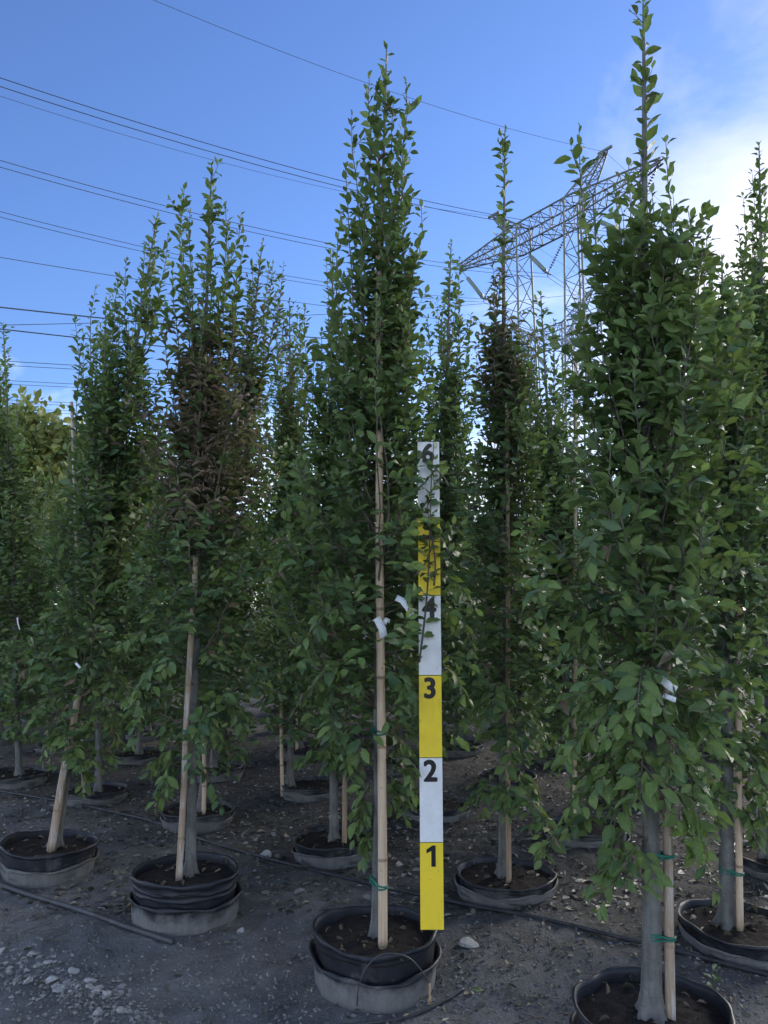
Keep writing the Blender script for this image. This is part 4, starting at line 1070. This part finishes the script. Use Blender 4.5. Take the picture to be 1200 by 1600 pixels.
def litter(n, seed, region, cols, l0, l1, label):
    r = np.random.RandomState(seed); px, py = region(r, n)
    u = (px - 600) / FPX; v = (800 - py) / FPX; rz = S_ + v * C_; t = -CAM_H / rz; X = u * t; Y = (C_ - v * S_) * t
    P = np.stack([X, Y, ground_z(X, Y) + 0.006], 1)
    D = np.stack([r.randn(n), r.randn(n), 0.12 * r.randn(n)], 1); N = np.stack([r.randn(n) * .35, r.randn(n) * .35, np.ones(n)], 1)
    V, F, CC = leaves_mesh(P, D, N, l0 + (l1 - l0) * r.rand(n), np.array(cols)[r.randint(len(cols), size=n)] * (0.7 + 0.6 * r.rand(n, 1)), 0.6 * r.rand(n) + .1, 0.4 * r.rand(n) - .1, 0.7 + 0.7 * r.rand(n), 'lite')
    return tag(link('leaf_litter', new_mesh('leaf_litter', V, F, [M['dry']], True, CC)), label, 'leaf litter', kind='stuff')
TAN = [(0.13, 0.11, 0.09), (0.10, 0.08, 0.065), (0.06, 0.048, 0.04), (0.22, 0.20, 0.18), (0.045, 0.038, 0.033)]
def reg_back(r, n): return r.rand(n) * 1300 - 50, 1010 + 420 * r.rand(n) ** 0.9
def reg_right(r, n): return 640 + r.rand(n) * 600, 1240 + 330 * r.rand(n)
litter(4200, 8, reg_back, TAN, 0.025, 0.06, 'dry fallen leaves covering the dirt between the back rows')
litter(700, 9, reg_right, TAN[1:3] + TAN[4:], 0.015, 0.035, 'dry fallen leaves on the dirt at the right')
CHIP = [(0.20, 0.20, 0.20), (0.28, 0.275, 0.27), (0.14, 0.135, 0.13), (0.09, 0.085, 0.08)]
def reg_mid(r, n): return r.rand(n) * 1300 - 50, 1020 + 300 * r.rand(n) ** 0.8
litter(6500, 12, reg_mid, CHIP, 0.012, 0.04, 'grey wood chips and leaf crumbs between the back rows')
litter(420, 10, reg_all, TAN, 0.015, 0.04, 'sparse dry leaf scraps on the open dirt')
m = MB(); r3 = random.Random(4)
for k in range(240):
    px = r3.uniform(0, 1200); py = r3.uniform(1230, 1600) if px > 640 else r3.uniform(1200, 1480)
    p = on_ground(px, py); a = r3.uniform(0, 6.28); L = r3.uniform(0.03, 0.16); z = float(ground_z(np.array(p.x), np.array(p.y))) + 0.006
    d = Vector((math.cos(a), math.sin(a), 0)) * L / 2
    m.tube([(p.x - d.x, p.y - d.y, z), (p.x + r3.uniform(-.01, .01), p.y, z + 0.006), (p.x + d.x, p.y + d.y, z + 0.002)], [0.0016, 0.0018, 0.001], 4, False)
tag(m.build('fallen_twigs', M['twigdead']), 'thin dead twigs lying over the dirt', 'twigs', kind='stuff')
for (px, py, L, lab, c) in ((756, 1556, 0.05, 'single fallen green leaf on the dirt right of the centre pot', 0), (228, 1410, 0.11, 'crumpled pale leaf by the front irrigation pipe', 12)):
    p = on_ground(px, py); z = float(ground_z(np.array(p.x), np.array(p.y))) + 0.022
    o = link('fallen_leaf', LEAF_PARTS[c][1], None, (p.x, p.y, z)); o.scale = (L, L, L); o.rotation_euler = (0.15, -0.1, 1.9); tag(o, lab, 'leaf')
# small weed seedling by the nearest pot
p = on_ground(1110, 1560); w = empty('weed_seedling', (p.x, p.y, 0), 'small green weed sprig by the nearest pot at lower right', 'weed')
m = MB(); m.tube([(0, 0, 0), (0.01, 0, 0.05), (0.012, -0.01, 0.10)], [0.002, 0.0016, 0.001], 5); m.build('stem', M['twig'], w)
for k in range(6):
    o = link('leaf', LEAF_PARTS[k % 9][1], w); a = k * 2.4; o.location = (0.006 + 0.001 * k, -0.002 * k, 0.03 + 0.013 * k); o.scale = (0.042,) * 3; o.rotation_euler = (0.3, 0.2, a)

# ------------------------------------------------------------------ power line pylons and wires
LC, RC = Vector((8.26, 43.5, 0)), Vector((11.15, 39.7, 0)); AX = Vector((-0.608, 0.794, 0)).normalized(); BX = Vector((0.794, 0.608, 0))
SEP = (RC - LC).length; HB, HT = 22.0 + CAM_H, 23.46 + CAM_H
def bar(m, a, b, r): m.tube([a, b], r, 5, False)
def lattice(m, c0, c1, n, r_ch, r_br):
    """c0, c1: four corner points at each end"""
    for k in range(4): bar(m, c0[k], c1[k], r_ch)
    P = [[c0[k] + (c1[k] - c0[k]) * (i / n) for k in range(4)] for i in range(n + 1)]
    for i in range(n):
        for k in range(4):
            k2 = (k + 1) % 4
            if i % 2 == 0: bar(m, P[i][k], P[i + 1][k2], r_br)
            else: bar(m, P[i][k2], P[i + 1][k], r_br)
            if i: bar(m, P[i][k], P[i][k2], r_br * 0.8)
def quad(c, wa, wb): return [c + AX * wa + BX * wb, c - AX * wa + BX * wb, c - AX * wa - BX * wb, c + AX * wa - BX * wb]
def rect_vert(c, wb, h): return [c + BX * wb, c - BX * wb, c - BX * wb + Vector((0, 0, h)), c + BX * wb + Vector((0, 0, h))]
def pylon(off, label):
    base = LC.lerp(RC, 0.5) + off; root = empty('power_pylon', base, label, 'pylon', 'lattice power pylons behind the trees')
    lc = LC - LC.lerp(RC, 0.5); rc = RC - LC.lerp(RC, 0.5); Z = Vector((0, 0, 1))
    for c in (lc, rc):
        m = MB(); lattice(m, quad(c, 0.95, 0.95), quad(c + Z * HT, 0.55, 0.62), 15, 0.062, 0.03); m.build('column', M['steel'], root)
    m = MB(); n = 6
    lattice(m, rect_vert(lc + Z * HB, 0.6, HT - HB), rect_vert(rc + Z * HB, 0.6, HT - HB), n, 0.058, 0.03)
    bm_ = m.build('crossbeam', M['steel'], root)
    for c, s in ((lc, 1), (rc, -1)):
        m = MB(); tip = c + AX * (s * 5.26) + Z * (23.0 + CAM_H)
        lattice(m, rect_vert(c + Z * HB, 0.6, HT - HB), rect_vert(tip - Z * 0.12, 0.12, 0.24), 7, 0.055, 0.028); m.build('crossarm', M['steel'], root)
        m = MB(); pk = c + AX * (s * 1.9) + Z * (25.3 + CAM_H)
        lattice(m, quad(c + Z * HT, 0.55, 0.6), quad(pk, 0.10, 0.12), 5, 0.05, 0.026)
        m.tube([pk - AX * 0.45 * s + Z * .05, pk + AX * 0.45 * s + Z * .05], 0.09, 6); m.build('peak', M['steel'], root)
    vs = [(lc + AX * 5.1 + Z * (22.9 + CAM_H), lc + AX * 0.6 + Z * HB, lc + AX * 2.93 + Z * (20.03 + CAM_H)),
          (lc - AX * 0.55 + Z * HB, rc + AX * 0.55 + Z * HB, lc.lerp(rc, 0.5) + Z * (19.75 + CAM_H)),
          (rc - AX * 0.6 + Z * HB, rc - AX * 5.1 + Z * (22.9 + CAM_H), rc - AX * 2.93 + Z * (20.03 + CAM_H))]
    for a, b, c in vs:
        for e, mat, smooth in ((a, 'insul_pale', True), (b, 'insul', False)):
            m = MB(); d = (c - e); L = d.length; d.normalize()
            bar(m, e, c, 0.025); s0 = L * (0.32 if smooth else 0.15)
            if smooth: m.tube([e + d * s0, e + d * (s0 + .05), c - d * 0.3, c - d * 0.25], [0.05, 0.13, 0.13, 0.05], 10)
            else:
                k = s0
                while k < L - 0.25:
                    m.tube([e + d * (k - .02), e + d * k, e + d * (k + .05)], [0.03, 0.13, 0.03], 10, False); k += 0.15
            m.build('insulator_string', M[mat], root)
        m = MB(); m.tube([c + BX * 0.3, c - BX * 0.3], 0.05, 6); m.tube([c, c - Vector((0, 0, 0.25))], 0.03, 6); m.build('clamp', M['steel'], root)
    return root, [base + v[2] for v in vs], [base + lc + AX * 1.9 + Vector((0, 0, 25.25 + CAM_H)), base + rc - AX * 1.9 + Vector((0, 0, 25.25 + CAM_H))]
_, V1, PK1 = pylon(Vector((0, 0, 0)), 'large lattice power pylon with V insulators above the trees')
off2 = Vector((4.3, 18.5, 0)); off2.z = -0.0
_, V2, PK2 = pylon(off2, 'farther lattice pylon, low and half hidden behind the first')

def wire(A, px, py, t_extra, r, label, right=30.0, curve=0.0035, group='power lines crossing the sky', side=Vector((0, 0, 0))):
    """cable from its clamp A towards the left so that it crosses the sight line (px,py)"""
    rx, ry, rz = ray(px, py)
    t = (A.x - rx / ry * A.y) / (BX.x - rx / ry * BX.y)
    Y = A.y - BX.y * t; zc = CAM_H + rz / ry * Y
    s = (A.z - zc) / t + curve * t          # z = A.z - s t + curve t^2
    pts = []
    for k in range(-10, 49):
        q = t_extra * k / 48 if k >= 0 else right * k / 10
        z = A.z - (s * q if q > 0 else s * -q * 0.8) + curve * q * q
        pts.append(Vector((A.x - BX.x * q, A.y - BX.y * q, z)) + side)
    o = pts[0].copy(); m = MB(); m.tube([p - o for p in pts], r, 6)
    return tag(m.build('power_cable', M['wire'], None, o), label, 'power line', group)
up = Vector((0, 0, 0.42))
for A, (px, py), nm in ((V1[0], (0, 334), 'lowest pair of cables to the first pylon'), (V1[1], (0, 256), 'middle pair of cables to the first pylon'), (V1[2], (0, 130), 'highest pair of cables at the left edge')):
    wire(A - Vector((0, 0, .25)), px, py + 5, 40, 0.0125, 'lower cable of the ' + nm)
    wire(A - Vector((0, 0, .25)), px, py + 5, 40, 0.0125, 'upper cable of the ' + nm, side=up * 0.38 + AX * -0.15)
wire(PK1[0], 0, 150, 40, 0.009, 'thin shield wire running to the left pylon peak')
wire(PK1[1], 240, 0, 34, 0.009, 'thin shield wire at the top running to the right pylon peak')
for A, py, r, nm in ((PK2[0], 402, 0.018, 'faint thin wire below the lowest thick pair'), (V2[2], 480, 0.03, 'single far cable left of the leaning tree top'), (V2[1], 514, 0.03, 'far cable just above the far left shoot'), (PK2[1], 508, 0.015, 'hair-thin wire beside the far cable by the left edge shoot')):
    wire(A, 0, py, 75, r, nm, curve=0.001)
for k, py in enumerate((560, 567, 591, 597, 622, 627, 636, 641)):
    A = at(1150, py + 42 - k * 3, 120 + 8 * k); B = at(-90, py - 2, 75 + 8 * k)
    pts = [A.lerp(B, q) - Vector((0, 0, 4 * 1.0 * q * (1 - q))) for q in np.linspace(0, 1, 30)]
    o = pts[0].copy(); m = MB(); m.tube([p - o for p in pts], 0.035, 6)
    tag(m.build('power_cable', M['wire'], None, o), ('topmost', 'second', 'third', 'fourth', 'fifth', 'sixth', 'seventh', 'lowest')[k] + ' of the eight faint cables low over the left horizon', 'power line', 'power lines crossing the sky')

# ------------------------------------------------------------------ far tree belt
def far_tree(x, y, h, w, seed, label, cols):
    r = np.random.RandomState(seed); root = empty('distant_tree', (x, y, 0), label, 'tree', 'sunlit trees far behind the nursery')
    m = MB(); m.tube([(0, 0, -.2), (0.1, 0, h * .3), (0, 0, h * .75)], [h * .03, h * .022, h * .006], 8)
    for k in range(7):
        a = k * 2.4; m.tube([(0, 0, h * (.25 + .06 * k)), (w * .35 * math.cos(a), w * .35 * math.sin(a), h * (.42 + .06 * k))], [h * .01, h * .004], 5)
    m.build('trunk', M['bark'], root)
    nC = 60; cl = r.randn(nC, 3); cl = cl / np.linalg.norm(cl, axis=1, keepdims=True) * (r.rand(nC, 1) ** 0.4)
    cl = cl * [w / 2, w / 2, h * 0.38] + [0, 0, h * 0.58]
    n = 9000; c = cl[r.randint(nC, size=n)]; P = c + r.randn(n, 3) * [w * .07, w * .07, h * .05]
    D = r.randn(n, 3) + [0, 0, .4]; N = r.randn(n, 3) + [0, 0, .6]
    V, F, CC = leaves_mesh(P, D, N, (0.22 + 0.2 * r.rand(n)) * h / 8, np.array(cols)[r.randint(len(cols), size=n)] * (0.7 + .6 * r.rand(n, 1)), .3 * np.ones(n), .2 * np.ones(n), 1.2 * np.ones(n), 'lite')
    tag(link('crown', new_mesh('crown', V, F, [M['leaf']], True, CC), root), kind='stuff')
YG = [(0.24, 0.24, 0.05), (0.20, 0.21, 0.05), (0.28, 0.26, 0.07), (0.15, 0.18, 0.05)]
DG = [(0.05, 0.09, 0.03), (0.07, 0.10, 0.03), (0.04, 0.07, 0.03)]
far_tree(-22.0, 45, 14.0, 9, 1, 'yellow-green distant tree at the left horizon', YG)
far_tree(-17.5, 52, 13.0, 9, 3, 'distant tree right of the yellow-green one', DG)
for k, (xx, yy, hh) in enumerate(((-9, 60, 9), (9, 64, 9))):
    far_tree(xx, yy, hh, 11, 10 + k, ('low dark distant tree showing between browned tree and centre tree', 'low dark distant tree showing below the pylon')[k], DG)
